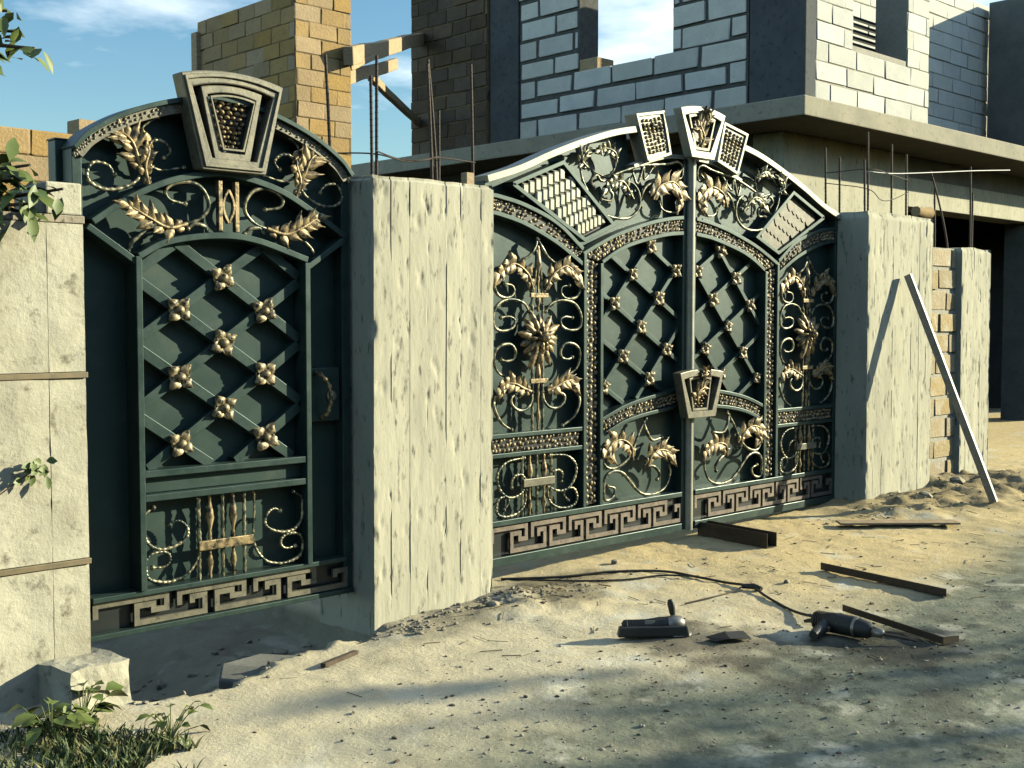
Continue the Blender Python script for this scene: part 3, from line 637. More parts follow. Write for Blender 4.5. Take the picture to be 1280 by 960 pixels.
PB = [[(-0.384,0.636),(-0.432,0.607),(-0.436,0.555),(-0.430,0.498),(-0.398,0.456),(-0.345,0.437),(-0.275,0.448),(-0.222,0.477),(-0.213,0.516),(-0.239,0.552),(-0.273,0.562),(-0.304,0.547)],[(-0.393,0.356),(-0.337,0.352),(-0.307,0.375),(-0.311,0.408),(-0.345,0.425),(-0.400,0.422),(-0.430,0.395),(-0.432,0.35),(-0.415,0.306),(-0.356,0.284),(-0.296,0.280),(-0.225,0.300),(-0.18,0.341),(-0.152,0.395),(-0.146,0.476),(-0.154,0.558),(-0.155,0.66)]]
for s in (1, -1):
    T = tf(CX+(.0 if s > 0 else .03), s)
    for c in PT: scroll(pg, c, T, .0085, -.03, knobs=True)
    for c in PM: scroll(pg, c, T, .0100, -.045)
    for c in PB: scroll(pg, c, tf(CX, s), .0080, -.04, knobs=True)
    acanthus(pg, PLT, T, .085, -.03, 4); acanthus(pg, PLM, T, .062, -.055, 5)
    acanthus(pg, [(-.385, 2.13), (-.405, 2.21), (-.385, 2.29), (-.405, 2.37)], T, .034, -.035, 3)
    mb = MB(); mb.box(CX+.015+s*.045-.011, CX+.015+s*.045+.011, -.075, -.045, 1.935, 2.175); mb.build('ornament_bar', 'gold', pg, .003)
mb = MB(); mb.strip([(CX+.015+.030*math.sin(t*math.pi/12), 1.975+.16*t/12) for t in range(13)], .012, -.075, -.05); mb.strip([(CX+.015-.030*math.sin(t*math.pi/12), 1.975+.16*t/12) for t in range(13)], .012, -.075, -.05); mb.build('lens_ornament', 'gold', pg, .002)
mb = MB(); mb.box(CX-.165, CX+.135, -.068, -.052, .405, .452); mb.build('collar_plate', 'gold', pg, .004)
for x in (-.150, -.022, .098): twisted(pg, CX+x, .263, .672, -.04)
for x in (-.092, .036): spindle(pg, CX+x, .263, .672, -.04, 'gold', .022)
# lock and handle
mb = MB(); mb.box(CX+.500, CX+.685, -.032, .029, .985, 1.262); lk = mb.build('lock_box', 'frame_paint', pg, .004)
mb = MB(); mb.lathe([(.030, 0), (.030, -.012), (.022, -.016), (.008, -.017)], (CX+.630, -.032, 1.115), 14, 'y'); mb.build('lock_cylinder', 'dusty_metal', lk)
hp = catmull([(CX+.535, -.033, 1.238), (CX+.545, -.075, 1.225), (CX+.575, -.088, 1.18), (CX+.590, -.09, 1.12), (CX+.580, -.088, 1.06), (CX+.575, -.07, 1.02), (CX+.57, -.033, 1.005)], 7)
mb = MB(); mb.tube(hp, [.010*(1.35 if i % 5 < 2 else .85) for i in range(len(hp))], 8); mb.build('handle', 'gold', lk)
# hinge post behind the gate
ph = empty('hinge_post', (2.29, .12, -.2), 'dark green square hinge post showing above the clad pillar', 'post')
mb = MB(); mb.box(2.262, 2.335, .07, .15, -.3, 2.310); mb.build('tube', 'frame_paint', ph, .004)
mb = MB(); mb.box(2.258, 2.339, .066, .154, 2.310, 2.318); mb.build('cap', 'frame_paint', ph, .002)
mb = MB(); mb.lathe([(.013, 2.0), (.013, 2.12)], (2.282, .02, 0), 10); mb.lathe([(.013, .4), (.013, .52)], (2.282, .02, 0), 10); mb.build('hinge', 'frame_paint', ph)

# ------------------------------------------------------------------ double driveway gate
GX = 6.665; UM = 1.925
TOP = smooth_tab([(.30, 2.795), (.52, 2.766), (.80, 2.712), (1.10, 2.622), (1.39, 2.518), (1.66, 2.408), (1.925, 2.325)])
IAT = smooth_tab([(.072, 2.212), (.25, 2.190), (.47, 2.145), (.75, 2.065), (.93, 1.995), (1.085, 1.925)])
IAB = smooth_tab([(.072, 2.106), (.25, 2.088), (.46, 2.046), (.64, 2.000), (.78, 1.945), (.905, 1.880)])
OAT = smooth_tab([(1.085, 1.955), (1.32, 2.105), (1.59, 2.195), (1.80, 2.232), (1.884, 2.238)])
OAB = smooth_tab([(1.085, 1.860), (1.32, 1.985), (1.59, 2.085), (1.80, 2.130), (1.884, 2.138)])
LAT = smooth_tab([(.072, 1.035), (.25, 1.012), (.50, .978), (.70, .935), (.905, .868)])
LAB = smooth_tab([(.072, .925), (.25, .903), (.50, .875), (.70, .835), (.905, .762)])
KEYARC = smooth_tab([(.072, 2.622), (.25, 2.610), (.42, 2.570), (.60, 2.515)])
SU = [[(1.541,1.995),(1.515,1.953),(1.463,1.899),(1.382,1.861)],[(1.486,1.688),(1.451,1.762),(1.394,1.812),(1.311,1.835),(1.228,1.808),(1.167,1.752),(1.148,1.711),(1.179,1.66),(1.239,1.643),(1.299,1.65),(1.329,1.683),(1.311,1.716),(1.245,1.725)],[(1.468,1.563),(1.416,1.612),(1.311,1.634),(1.203,1.614),(1.144,1.552),(1.141,1.485),(1.178,1.452),(1.25,1.448),(1.316,1.469),(1.334,1.51),(1.287,1.531),(1.215,1.525)],[(1.214,1.277),(1.262,1.266),(1.322,1.28),(1.336,1.321),(1.298,1.362),(1.226,1.365),(1.165,1.335),(1.147,1.284),(1.165,1.226),(1.213,1.186),(1.297,1.163)],[(1.496,1.072),(1.485,1.015),(1.438,0.975),(1.368,0.968),(1.309,0.998),(1.297,1.039),(1.333,1.061),(1.374,1.055)],[(1.164,1.05),(1.146,1.007),(1.176,0.941),(1.224,0.894),(1.308,0.853)]]
SLF = [[(1.486,1.696),(1.428,1.787),(1.311,1.843),(1.216,1.805),(1.155,1.752)],[(1.468,1.079),(1.392,1.101),(1.309,1.131),(1.225,1.128),(1.164,1.058)]]
SL = [[(1.437,0.494),(1.402,0.466),(1.331,0.446),(1.259,0.456),(1.199,0.505),(1.175,0.57),(1.199,0.623),(1.26,0.660),(1.332,0.672),(1.426,0.675)],[(1.449,0.536),(1.402,0.574),(1.343,0.577),(1.308,0.548),(1.313,0.503)],[(1.443,0.478),(1.437,0.411),(1.402,0.368),(1.331,0.340),(1.247,0.336),(1.186,0.355),(1.168,0.4),(1.199,0.45),(1.259,0.452),(1.289,0.421),(1.247,0.376)]]
IL = [[(0.837,0.431),(0.771,0.41),(0.785,0.362),(0.845,0.340),(0.880,0.359),(0.885,0.438),(0.860,0.501),(0.789,0.526),(0.704,0.507),(0.629,0.446),(0.567,0.39),(0.489,0.347),(0.363,0.335),(0.251,0.369),(0.195,0.457),(0.204,0.52)],[(0.885,0.591),(0.842,0.552),(0.764,0.547),(0.66,0.588),(0.585,0.672),(0.524,0.768),(0.455,0.849)],[(0.478,0.825),(0.454,0.763),(0.398,0.704),(0.287,0.712)],[(0.46,0.531),(0.381,0.524),(0.316,0.468),(0.332,0.428)]]
ILF = [[(0.607,0.584),(0.63,0.675),(0.726,0.727),(0.828,0.712),(0.869,0.657),(0.819,0.622)],[(0.444,0.53),(0.413,0.609),(0.318,0.632),(0.221,0.604),(0.171,0.548)]]
TS = [[(0.557,2.24),(0.521,2.306),(0.478,2.384),(0.383,2.433),(0.234,2.45),(0.126,2.41),(0.098,2.326),(0.130,2.257),(0.216,2.240),(0.292,2.256),(0.323,2.301)],[(1.106,2.468),(1.079,2.382),(1.02,2.298),(0.973,2.248),(0.892,2.19),(0.754,2.167),(0.628,2.184),(0.543,2.249),(0.543,2.342),(0.601,2.402),(0.672,2.406),(0.7,2.358),(0.643,2.298)],[(0.987,2.452),(0.907,2.432),(0.839,2.42),(0.77,2.452),(0.616,2.502),(0.502,2.531),(0.355,2.548),(0.235,2.564),(0.143,2.585),(0.088,2.56),(0.088,2.492),(0.130,2.473),(0.165,2.498),(0.127,2.525)],[(1.08,2.497),(1.014,2.56),(0.935,2.599),(0.84,2.6),(0.785,2.551),(0.784,2.487),(0.839,2.424)],[(0.906,2.28),(0.824,2.276),(0.811,2.322),(0.866,2.345),(0.906,2.315)],[(0.973,2.346),(1.007,2.388),(0.96,2.428),(0.913,2.396),(0.756,2.399),(0.741,2.273)],[(0.602,2.485),(0.558,2.405),(0.502,2.521),(0.486,2.439),(0.384,2.532)]]
TLF = [[(0.412,2.314),(0.353,2.403),(0.218,2.441),(0.118,2.373),(0.14,2.265)],[(1.053,2.464),(1.119,2.502),(1.093,2.556),(1.015,2.595)],[(0.784,2.524),(0.812,2.583),(0.908,2.600),(0.988,2.559)],[(0.615,2.3),(0.728,2.401),(0.839,2.383),(0.893,2.325)]]
SAX = 1.485
def tile_mesh(kind):
    mb = MB()
    if kind == 'scale':
        n = 7; vs = []; 
        out = [(-.5, .5), (.5, .5)]+[(.5*math.cos(math.pi*i/n), -.1-.42*math.sin(math.pi*i/n)) for i in range(n+1)]
        m = len(out); vs = [(x, -.02-.10*max(0, (.5-z)), z) for x, z in out]+[(x, .05, z) for x, z in out]
        mb.add(vs, [tuple(range(m))]+[(i, m+i, m+(i+1) % m, (i+1) % m) for i in range(m)])
    else:
        a = [(-.5, -.5), (.5, -.5), (.5, .5), (-.5, .5)]
        mb.add([(x, .05, z) for x, z in a]+[(x*.96, -.10, z*.96) for x, z in a]+[(x*.62, -.22, z*.70) for x, z in a], [(8, 9, 10, 11)]+[(k*4+i, k*4+(i+1) % 4, k*4+4+(i+1) % 4, k*4+4+i) for k in range(2) for i in range(4)])
    return mb.mesh('fan_tile', 'pale_sheen_paint' if kind != 'scale' else 'scale_paint')
TILE = {-1: tile_mesh('weave'), 1: tile_mesh('scale')}
def burst(parent, x, z, y):
    mb = MB(); rr = random.Random(9)
    for ring, (n, r, dy) in enumerate(((13, .185, 0), (11, .135, -.012), (8, .080, -.028))):
        for k in range(n):
            a0 = 2*math.pi*(k+.5*ring)/n+rr.uniform(-.10, .10); L = r*rr.uniform(.72, 1.10)
            ca, sa = math.cos(a0), math.sin(a0); vs = []; fs = []
            for i in range(7):
                t = i/6; w = r*.15*(math.sin(math.pi*(.10+.86*t))**.7)*(1+.25*math.sin(t*9))
                for s in (-1, -.5, 0, .5, 1):
                    rad = .012+L*t-L*.10*abs(s)*t; vs.append((x+rad*ca-s*w*sa, y+dy-.030*math.sin(t*2.2)+.028*t*t+.012*abs(s)-.006*(abs(s) == .5), z+rad*sa+s*w*ca))
            for i in range(6):
                for j in range(4): q = 5*i+j; fs.append((q, q+1, q+6, q+5))
            mb.add(vs, fs, True); mb.add([(v[0], v[1]+.004, v[2]) for v in vs], fs, True)
    mb.lathe([(.02, 0), (.028, -.06), (.018, -.085), (.004, -.09)], (x, y, z), 9, 'y')
    return mb.build('sunburst_flower', 'gold', parent)
def leaf(s):
    lab = 'left leaf of the ornate green double gate, next to the tall middle pillar' if s < 0 else 'right leaf of the ornate green double gate, partly in the right pillar shadow'
    g = empty('gate_leaf', (GX+s*1.0, 0, .05), lab, 'gate', 'leaves of the double driveway gate')
    T = tf(GX, s); F = 'frame_paint'
    def bx(u0, u1, y0, y1, z0, z1, name, mat=F, bev=.003, par=g):
        m = MB(); a_, b_ = sorted((GX+s*u0, GX+s*u1)); m.box(a_, b_, y0, y1, z0, z1); return m.build(name, mat, par, bev)
    def st(tab, w, y0, y1, name, off=0, mat=F, bev=.003):
        m = MB(); m.strip([T(q) for q in tab], w, y0, y1, off*s); return m.build(name, mat, g, bev)
    def top_z(u): return interp(TOP, u) if u > .58 else interp(KEYARC, u)
    us = [.02+i*(1.915-.02)/60 for i in range(61)]
    outl = [(.02, .07), (1.915, .07)]+[(u, top_z(u)-.004) for u in us[::-1]]
    m = MB(); m.prism([T(q) for q in outl], .032, .038); m.build('back_sheet', 'green_paint', g)
    bx(.006, .072, -.045, .05, .05, 2.615, 'meeting_stile'); bx(1.886, UM, -.045, .05, .05, interp(TOP, 1.91)-.012, 'hinge_stile')
    bx(.074, 1.884, -.055, .05, .045, .098, 'rail'); bx(.074, 1.884, -.055, .031, .285, .318, 'rail')
    bx(.074, 1.884, -.012, .030, .100, .283, 'frieze_backing', 'dark_steel', 0)
    x0, x1 = sorted((GX+s*.085, GX+s*1.875)); meander(g, x0, x1, .108, .276, 5, -.032, 'bronze', .026)
    for u in (.915, 1.072): bx(u-.014, u+.014, -.058, .031, .320, 1.872 if u < 1 else 1.93, 'divider_bar')
    for t_, w, n_ in ((TOP, .042, 'top_rail'), (IAT, .026, 'inner_arch_bar'), (IAB, .026, 'inner_arch_bar'), (OAT, .026, 'outer_arch_bar'), (OAB, .026, 'outer_arch_bar'), (LAT, .024, 'low_arch_bar'), (LAB, .024, 'low_arch_bar'), (KEYARC, .028, 'keystone_arc')):
        st(t_, w, -.075 if n_ == 'top_rail' else -.052, .055 if n_ == 'top_rail' else .031, n_, 0, 'pale_sheen_paint' if n_ in ('top_rail', 'keystone_arc') else F)  # top rail and keystone arc: sun sheen put into a paler colour
    for z in (.705, .822): bx(1.088, 1.884, -.052, .031, z-.013, z+.013, 'rail')
    # hammered gold strips, each on its backing
    def ham(c0, c1, seed, nper, pitch=.034):
        pebbles(g, strip_cells(c0, c1, T, -.030, seed, nper, pitch), 'pale_gold', 'hammered_strip', seed, .012)
        m = MB(); poly = [T(q) for q in c0]+[T(q) for q in c1[::-1]]; m.prism(poly, -.030, .030); m.build('strip_backing', 'dark_steel', g)
    def shrink(a_, b_, n=24, k=.14):
        fa = lambda c, t: Vector(c[min(int(t*(len(c)-1)), len(c)-1)])
        A_ = [fa(a_, i/n) for i in range(n+1)]; B_ = [fa(b_, i/n) for i in range(n+1)]
        return [tuple(p.lerp(q, k)) for p, q in zip(A_, B_)], [tuple(q.lerp(p, k)) for p, q in zip(A_, B_)]
    ham([(.931, .33), (.931, 1.15), (.931, 1.86)], [(1.056, .33), (1.056, 1.15), (1.056, 1.91)], 11, 3)
    ham(*shrink(IAT, IAB), 12, 3); ham(*shrink(OAT, OAB), 13, 3); ham(*shrink(LAT, LAB), 14, 3)
    ham([(1.10, .720), (1.5, .720), (1.878, .720)], [(1.10, .807), (1.5, .807), (1.878, .807)], 15, 3)
    # lattice
    def ins(u, z): return .075 < u < .90 and interp(LAT, u)+.012 < z < interp(IAB, u)-.012
    O = Vector((.303, 1.656)); A_ = Vector((.184, -.192)); B_ = Vector((.271, .156))
    for d, e, y0, y1 in ((A_, B_, -.016, .031), (B_, A_, -.012, .0305)):
        for k in range(-6, 7):
            seg = bar_clip(ins, O+e*k, d.normalized())
            if seg: m = MB(); m.strip([T(seg[0]), T(seg[1])], .030, y0, y1); m.build('lattice_bar', F, g, .002)
    for i_ in range(-5, 6):
        for j_ in range(-5, 6):
            q = O+A_*i_+B_*j_
            if .10 < q.x < .875 and interp(LAT, q.x)+.03 < q.y < interp(IAB, q.x)-.03:
                x, z = T(q); link('rosette', ROS, g, (x, -.016, z), (random.uniform(-.1, .1), random.uniform(-.5, .5), random.uniform(-.1, .1)), [.058*random.uniform(.9, 1.1)]*3)
    # fan panel of small tiles
    q4 = [Vector(v) for v in ((1.70, 2.315), (1.27, 2.480), (.80, 2.122), (1.075, 2.015))]
    m = MB(); m.strip([T(v) for v in (q4+q4[:1])], .026, -.055, .031); m.build('fan_frame', F, g, .002)
    m = MB(); m.prism([T(v) for v in q4], -.016, .031); m.build('fan_backing', 'dark_steel', g)
    nr, nc = (6, 7) if s < 0 else (5, 6)
    ang = math.atan2((q4[1]-q4[0]).y, s*(q4[1]-q4[0]).x) if s > 0 else math.atan2(-(q4[1]-q4[0]).y, (q4[1]-q4[0]).x)
    for r_ in range(nr):
        for c_ in range(nc):
            fu = (c_+.5+(.25 if r_ % 2 else -.25))/nc; fv = (r_+.5)/nr
            fu = .05+.90*fu; fv = .06+.88*fv
            top = q4[0].lerp(q4[1], fu); bot = q4[3].lerp(q4[2], fu); q = top.lerp(bot, fv)
            x, z = T(q); wid = (q4[0].lerp(q4[3], fv)-q4[1].lerp(q4[2], fv)).length/nc; hei = (top-bot).length/nr
            if s < 0: link('fan_tile', TILE[s], g, (x, -.022, z), (0, 0, 0), (wid*.88, .09, hei*.78))
            else: link('fan_tile', TILE[s], g, (x, -.018, z), (0, 0, 0), (wid*1.02, .09, hei*.98))
    # scrolls
    for c in TS: scroll(g, c, T, .0095, -.035)
    for k, c in enumerate(TLF): acanthus(g, c, T, (.085, .055, .050, .050)[k], -.045, 4, 'gold' if k == 0 else 'patina')
    for c in IL: scroll(g, c, T, .0105, -.04)
    for k, c in enumerate(ILF): acanthus(g, c, T, .070, -.045, 4)
    for mir in (1, -1):
        M = lambda q, mir=mir: T((SAX+mir*(q[0]-1.545)*.93, q[1]))
        for c in SU: scroll(g, c, M, .0095, -.04)
        for c in SLF: acanthus(g, c, M, .060, -.045, 4)
        for c in SL: scroll(g, c, M, .0085, -.035, knobs=True)
        scroll(g, [(1.60, 1.60), (1.575, 1.75), (1.56, 1.90), (1.545, 2.0)], M, .008, -.035)
        twisted(g, GX+s*(SAX+mir*.045), .836, 1.60, -.04); twisted(g, GX+s*(SAX+mir*.125), .320, .690, -.035)
        spindle(g, GX+s*(SAX+mir*.062), .320, .690, -.035, 'gold', .022)
    twisted(g, GX+s*SAX, .320, .690, -.035); spindle(g, GX+s*SAX, 1.56, 1.96, -.045, 'gold', .022); spindle(g, GX+s*SAX, .836, 1.30, -.045, 'gold', .020)
    bx(SAX-.135, SAX+.135, -.062, -.046, .500, .548, 'collar_plate', 'key_paint')
    for z in (1.14, 1.66): bx(SAX-.075, SAX+.075, -.062, -.046, z-.014, z+.014, 'collar', 'gold')
    burst(g, GX+s*SAX, 1.40, -.050)
    # flanking keystone
    o_ = [(.50, 2.545), (.255, 2.618), (.335, 2.905), (.625, 2.850)]; ce = Vector((sum(q[0] for q in o_)/4, sum(q[1] for q in o_)/4))
    sc = lambda k: [T(ce+(Vector(q)-ce)*k) for q in o_]
    m = MB(); m.prism(sc(1), -.075, .02); fk = m.build('flanking_keystone', 'pale_sheen_paint', g, .004)
    m = MB(); m.strip(sc(.93)+sc(.93)[:1], .022, -.088, -.0755); m.build('keystone_moulding', 'pale_sheen_paint', fk, .003)
    rr = random.Random(21); cells = []
    for a_ in range(9):
        for b_ in range(5):
            lo = Vector(o_[0]).lerp(Vector(o_[1]), (b_+.5)/5); hi = Vector(o_[3]).lerp(Vector(o_[2]), (b_+.5)/5); q = ce+(lo.lerp(hi, (a_+.5)/9)-ce)*.74
            x, z = T(q); cells.append((x+rr.uniform(-.003, .003), z+rr.uniform(-.003, .003), .017, .0125, rr.uniform(-.7, .7), -.0755))
    pebbles(fk, cells, 'pale_gold', 'hammered_core', 22, .014)
    return g
gl = leaf(-1); gr = leaf(1)
# astragal, crowning keystone and lock plate ride on the left leaf
mb = MB(); n = 10; pr_ = [(GX+.001-.032*math.cos(math.pi*k/n), -.046-.036*math.sin(math.pi*k/n)) for k in range(n+1)]
mb.add([(x, y, .045) for x, y in pr_]+[(x, y, 2.62) for x, y in pr_], [tuple(range(n+1)), tuple(range(2*n+1, n, -1)), (0, n+1, 2*n+1, n)]+[(k, k+1, n+2+k, n+1+k) for k in range(n)]); mb.build('astragal', 'pale_sheen_paint', gl)  # pale colour stands in for sun caught on the rounded bar
ks = MB(); keyframe(ks, GX+.01, .250, .125, 2.612, 2.930, .048, -.150, -.080, .032); ck = ks.build('crowning_keystone', 'pale_sheen_paint', gl, .005)
ks = MB(); ks.prism([(GX+.01-.11, 2.64), (GX+.01+.11, 2.64), (GX+.01+.22, 2.92), (GX+.01-.22, 2.92)], -.100, -.082); ks.build('recess_plate', 'dark_steel', ck)
ks = MB(); keyframe(ks, GX+.01, .150, .080, 2.668, 2.895, .020, -.140, -.1005, .02); ks.build('inner_moulding', 'key_paint', ck, .003)
acanthus(ck, [(.0, 2.69), (.02, 2.76), (-.02, 2.84), (.04, 2.92)], tf(GX, 1), .075, -.125, 4); acanthus(ck, [(.03, 2.84), (.06, 2.90), (.03, 2.96)], tf(GX, 1), .045, -.14, 3)
ks = MB(); keyframe(ks, GX+.02, .245, .155, .838, 1.150, .045, -.150, -.080, .022); lp = ks.build('lock_plate', 'key_paint', gl, .005)
ks = MB(); ks.prism([(GX+.02-.13, .86), (GX+.02+.13, .86), (GX+.02+.22, 1.145), (GX+.02-.22, 1.145)], -.100, -.082); ks.build('recess_plate', 'dark_steel', lp)
ks = MB(); keyframe(ks, GX+.02, .125, .085, .885, 1.110, .016, -.135, -.1005, .012); ks.build('inner_moulding', 'key_paint', lp, .003)
acanthus(lp, [(-.03, .94), (-.04, 1.01), (.03, 1.05), (.05, 1.11)], tf(GX+.02, 1), .060, -.12, 4); acanthus(lp, [(.08, 1.12), (.03, 1.16), (-.03, 1.13)], tf(GX+.02, 1), .04, -.145, 3)
pebbles(lp, trap_cells(GX+.02, .075, .060, .905, .995, -.1005, 3, 5, 8), 'gold', 'hammered_core', 8, .02)

# ------------------------------------------------------------------ unfinished house behind the wall
H = empty('unfinished_house', (11, 2, 0), 'unfinished pale block house with a cantilevered concrete floor slab behind the gate', 'house')
mb = MB(); mb.prism([(10.5, 3.56), (20, 3.56), (20, 3.76), (10.5, 3.76)], 1.5, 13.5); mb.build('floor_slab', 'slab_concrete', H, .012)
# upper floor, front (sunlit) wall: column, block wall with window
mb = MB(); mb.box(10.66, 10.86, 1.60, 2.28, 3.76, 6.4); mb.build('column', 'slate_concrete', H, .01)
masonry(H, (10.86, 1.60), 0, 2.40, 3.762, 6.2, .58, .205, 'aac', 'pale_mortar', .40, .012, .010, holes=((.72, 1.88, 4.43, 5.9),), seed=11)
mb = MB()
for k in range(5): mb.box(11.5, 12.9, 2.05, 2.10, 4.62+k*.075, 4.65+k*.075)
mb.build('window_shutter', 'dark_steel', H)
# right return and set back wall
masonry(H, (13.25, 3.0), 0, 5.4, 3.762, 6.2, .58, .205, 'aac', 'pale_mortar', .30, .014, .010, seed=12)
mb = MB(); mb.box(17.6, 18.0, 1.62, 2.9, 3.762, 6.2); mb.build('column', 'dark_concrete', H, .01)
# upper floor, left (shaded) wall seen at an angle
ang = -math.pi/2
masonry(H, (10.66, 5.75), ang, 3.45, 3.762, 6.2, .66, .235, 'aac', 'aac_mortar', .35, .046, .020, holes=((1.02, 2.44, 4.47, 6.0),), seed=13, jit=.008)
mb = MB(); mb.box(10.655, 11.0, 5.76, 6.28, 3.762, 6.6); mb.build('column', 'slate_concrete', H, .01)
mb = MB(); mb.box(10.68, 10.98, 4.45, 4.75, 4.47, 4.62); mb.build('sill_stone', 'limestone', H, .01)
masonry(H, (10.62, 7.85), ang, 1.54, 3.762, 6.4, .38, .19, 'brown_brick', 'lime_mortar', .4, .016, .014, seed=14, jit=.008, name='brick_pier', bname='brick')
masonry(H, (10.66, 6.40), 0, .4, 3.762, 4.0, .38, .19, 'brown_brick', 'lime_mortar', .3, .014, .01, seed=15, name='brick_pier', bname='brick')
# ground floor under the slab
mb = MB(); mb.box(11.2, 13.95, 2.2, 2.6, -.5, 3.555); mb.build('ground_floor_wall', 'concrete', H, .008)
mb = MB(); mb.box(11.204, 11.55, 2.602, 13.2, -.5, 3.555); mb.build('ground_floor_wall', 'slate_concrete', H, .008)  # left side of the wall, its shade put into a darker concrete colour
mb = MB(); mb.box(13.952, 20, 2.2, 2.6, 2.92, 3.28); mb.build('lintel', 'concrete', H, .008)
mb = MB(); mb.box(13.952, 20, 2.25, 2.6, 3.285, 3.555); mb.build('beam', 'dark_concrete', H, .008)
mb = MB(); mb.box(17.6, 18.0, 2.22, 2.6, -.5, 2.918); mb.build('column', 'dark_concrete', H, .008)
mb = MB(); mb.box(11.56, 20, 6.0, 6.2, -.5, 3.555); mb.build('back_wall', 'interior', H); mb = MB(); mb.box(19.8, 20, 2.61, 5.99, -.5, 3.555); mb.build('side_wall', 'interior', H)

# golden limestone tower
tw = empty('limestone_tower', (6.1, 4.3, 0), 'tall limestone block tower, golden on its sunny side, behind the small gate', 'tower')
TX, TY = 5.826, 3.5
mb = MB(); mb.box(TX+.03, TX+.56, TY+.03, TY+1.56, -.5, 1.2); mb.build('footing', 'dark_concrete', tw)
masonry(tw, (TX, TY), 0, .582, 1.2, 4.60, .285, .137, 'limestone', 'lime_mortar', .28, .007, .006, seed=21)
masonry(tw, (TX-.006, TY+1.63), ang, 1.62, 1.2, 4.31, .285, .137, 'limestone', 'lime_mortar', .28, .007, .006, seed=22)
mb = MB(); mb.box(TX+.29, TX+.57, TY+1.34, TY+1.62, 1.2, 4.26); mb.build('back_wall', 'lime_mortar', tw)
mb = MB(); mb.box(TX-.05, TX+.06, TY+1.57, TY+1.67, 3.78, 4.21); mb.build('corner_post', 'wood', tw, .004)
# limestone wall at the left, behind the clad pillar
lw = empty('limestone_wall', (3.5, 4.1, 0), 'sunlit yellow limestone wall behind the hinge post at far left', 'wall')
masonry(lw, (2.2, 4.0), 0, 2.7, .2, 2.965, .40, .195, 'limestone', 'lime_mortar', .3, .012, .010, seed=31)
o = link('block', BM['limestone'][1], lw, (4.22, 4.12, 3.03), (0, 0, .05), (.15, .2, .12))
# timber beams between tower and house
def timber(p, q, w, h, label, name='timber_beam'):
    p, q = Vector(p), Vector(q); d = (q-p); L = d.length; bm = bmesh.new(); bmesh.ops.create_cube(bm, size=1)
    for v in bm.verts: v.co = Vector((v.co.x*w, v.co.y*h, v.co.z*L))
    bmesh.ops.subdivide_edges(bm, edges=[e for e in bm.edges if abs((e.verts[0].co-e.verts[1].co).z) > L*.5], cuts=6)
    bmesh.ops.bevel(bm, geom=bm.edges[:], offset=.006, segments=1, affect='EDGES')
    for v in bm.verts: v.co += Vector((nf(v.co.z*1.2, 1, w*9, 2)*.012, nf(v.co.z*1.2, 5, h*9, 2)*.012, 0))
    me = bpy.data.meshes.new(name); bm.to_mesh(me); bm.free(); me.materials.append(MATS['wood'])
    o = link(name, me, None, (p+q)/2, d.to_track_quat('Z', 'Y').to_euler()); return tag(o, label, 'beam', 'timber shoring by the tower')
timber((6.30, 3.40, 3.80), (10.66, 7.66, 5.36), .09, .16, 'long pale timber beam running from the golden tower to the dark brick pier')
timber((6.39, 3.60, 3.65), (8.5, 5.5, 4.37), .06, .12, 'short timber board under the long beam beside the tower')
timber((7.95, 5.26, 4.12), (10.66, 7.72, 4.22), .07, .09, 'sloping timber brace between the tower and the dark brick pier')
timber((6.40, 3.5, 3.73), (7.2, 4.2, 4.05), .04, .05, 'thin dark batten nailed beside the short timber board')
# ------------------------------------------------------------------ things lying about
mb = MB(); p, q = Vector((9.12, -.372, 1.875)), Vector((9.22, -1.08, gz(9.22, -1.08)+.01)); d = q-p
bm = bmesh.new(); bmesh.ops.create_cube(bm, size=1)
for v in bm.verts: v.co = Vector((v.co.x*.055, v.co.y*.055, v.co.z*d.length))
bmesh.ops.bevel(bm, geom=[e for e in bm.edges if abs((e.verts[0].co-e.verts[1].co).z) > .5], offset=.006, segments=2, affect='EDGES')
ends = [f for f in bm.faces if abs(f.normal.z) > .9]; rr_ = bmesh.ops.inset_region(bm, faces=ends, thickness=.004, use_even_offset=True)
for f in [f for f in bm.faces if abs(f.normal.z) > .9 and f.calc_area() > .002]:
    for v in f.verts: v.co.z *= .985
me = bpy.data.meshes.new('steel_tube'); bm.to_mesh(me); bm.free(); me.materials.append(MATS['galvanised'])
o = link('steel_tube', me, None, (p+q)/2, d.to_track_quat('Z', 'Y').to_euler()); tag(o, 'grey square steel tube leaning against the wide right pillar', 'tube')
def onground(mb_pts): return [(x, y, gz(x, y, False)+z) for x, y, z in mb_pts]
def profile_bar(name, p, q, sec, label, mat, cat='bar', z=.004, group=None):
    """extrude a 2D section (across, up) from p to q on the ground"""
    P3 = Vector((p[0], p[1], gz(*p)+z)); Q3 = Vector((q[0], q[1], gz(*q)+z)); d = (Q3-P3).normalized(); sd = Vector((-d.y, d.x, 0)).normalized(); up = sd.cross(d)*-1
    if up.z < 0: up = -up
    n = len(sec); vs = [P3+sd*a_+up*b_ for a_, b_ in sec]+[Q3+sd*a_+up*b_ for a_, b_ in sec]
    m = MB(); m.add(vs, [tuple(range(n)), tuple(range(2*n-1, n-1, -1))]+[(i, (i+1) % n, n+(i+1) % n, n+i) for i in range(n)])
    mid = (P3+Q3)/2; me = m.mesh(name, mat, mid); o = link(name, me, None, mid); b = o.modifiers.new('bevel', 'BEVEL'); b.width = .0015; b.limit_method = 'ANGLE'
    return tag(o, label, cat, group)
ANG = [(0, 0), (.05, 0), (.05, .005), (.005, .005), (.005, .045), (0, .045)]
profile_bar('angle_iron', (6.40, -1.27), (6.27, -2.14), ANG, 'dark angle iron bar lying right of the cable, nearer the gate', 'rust_steel', z=.01)
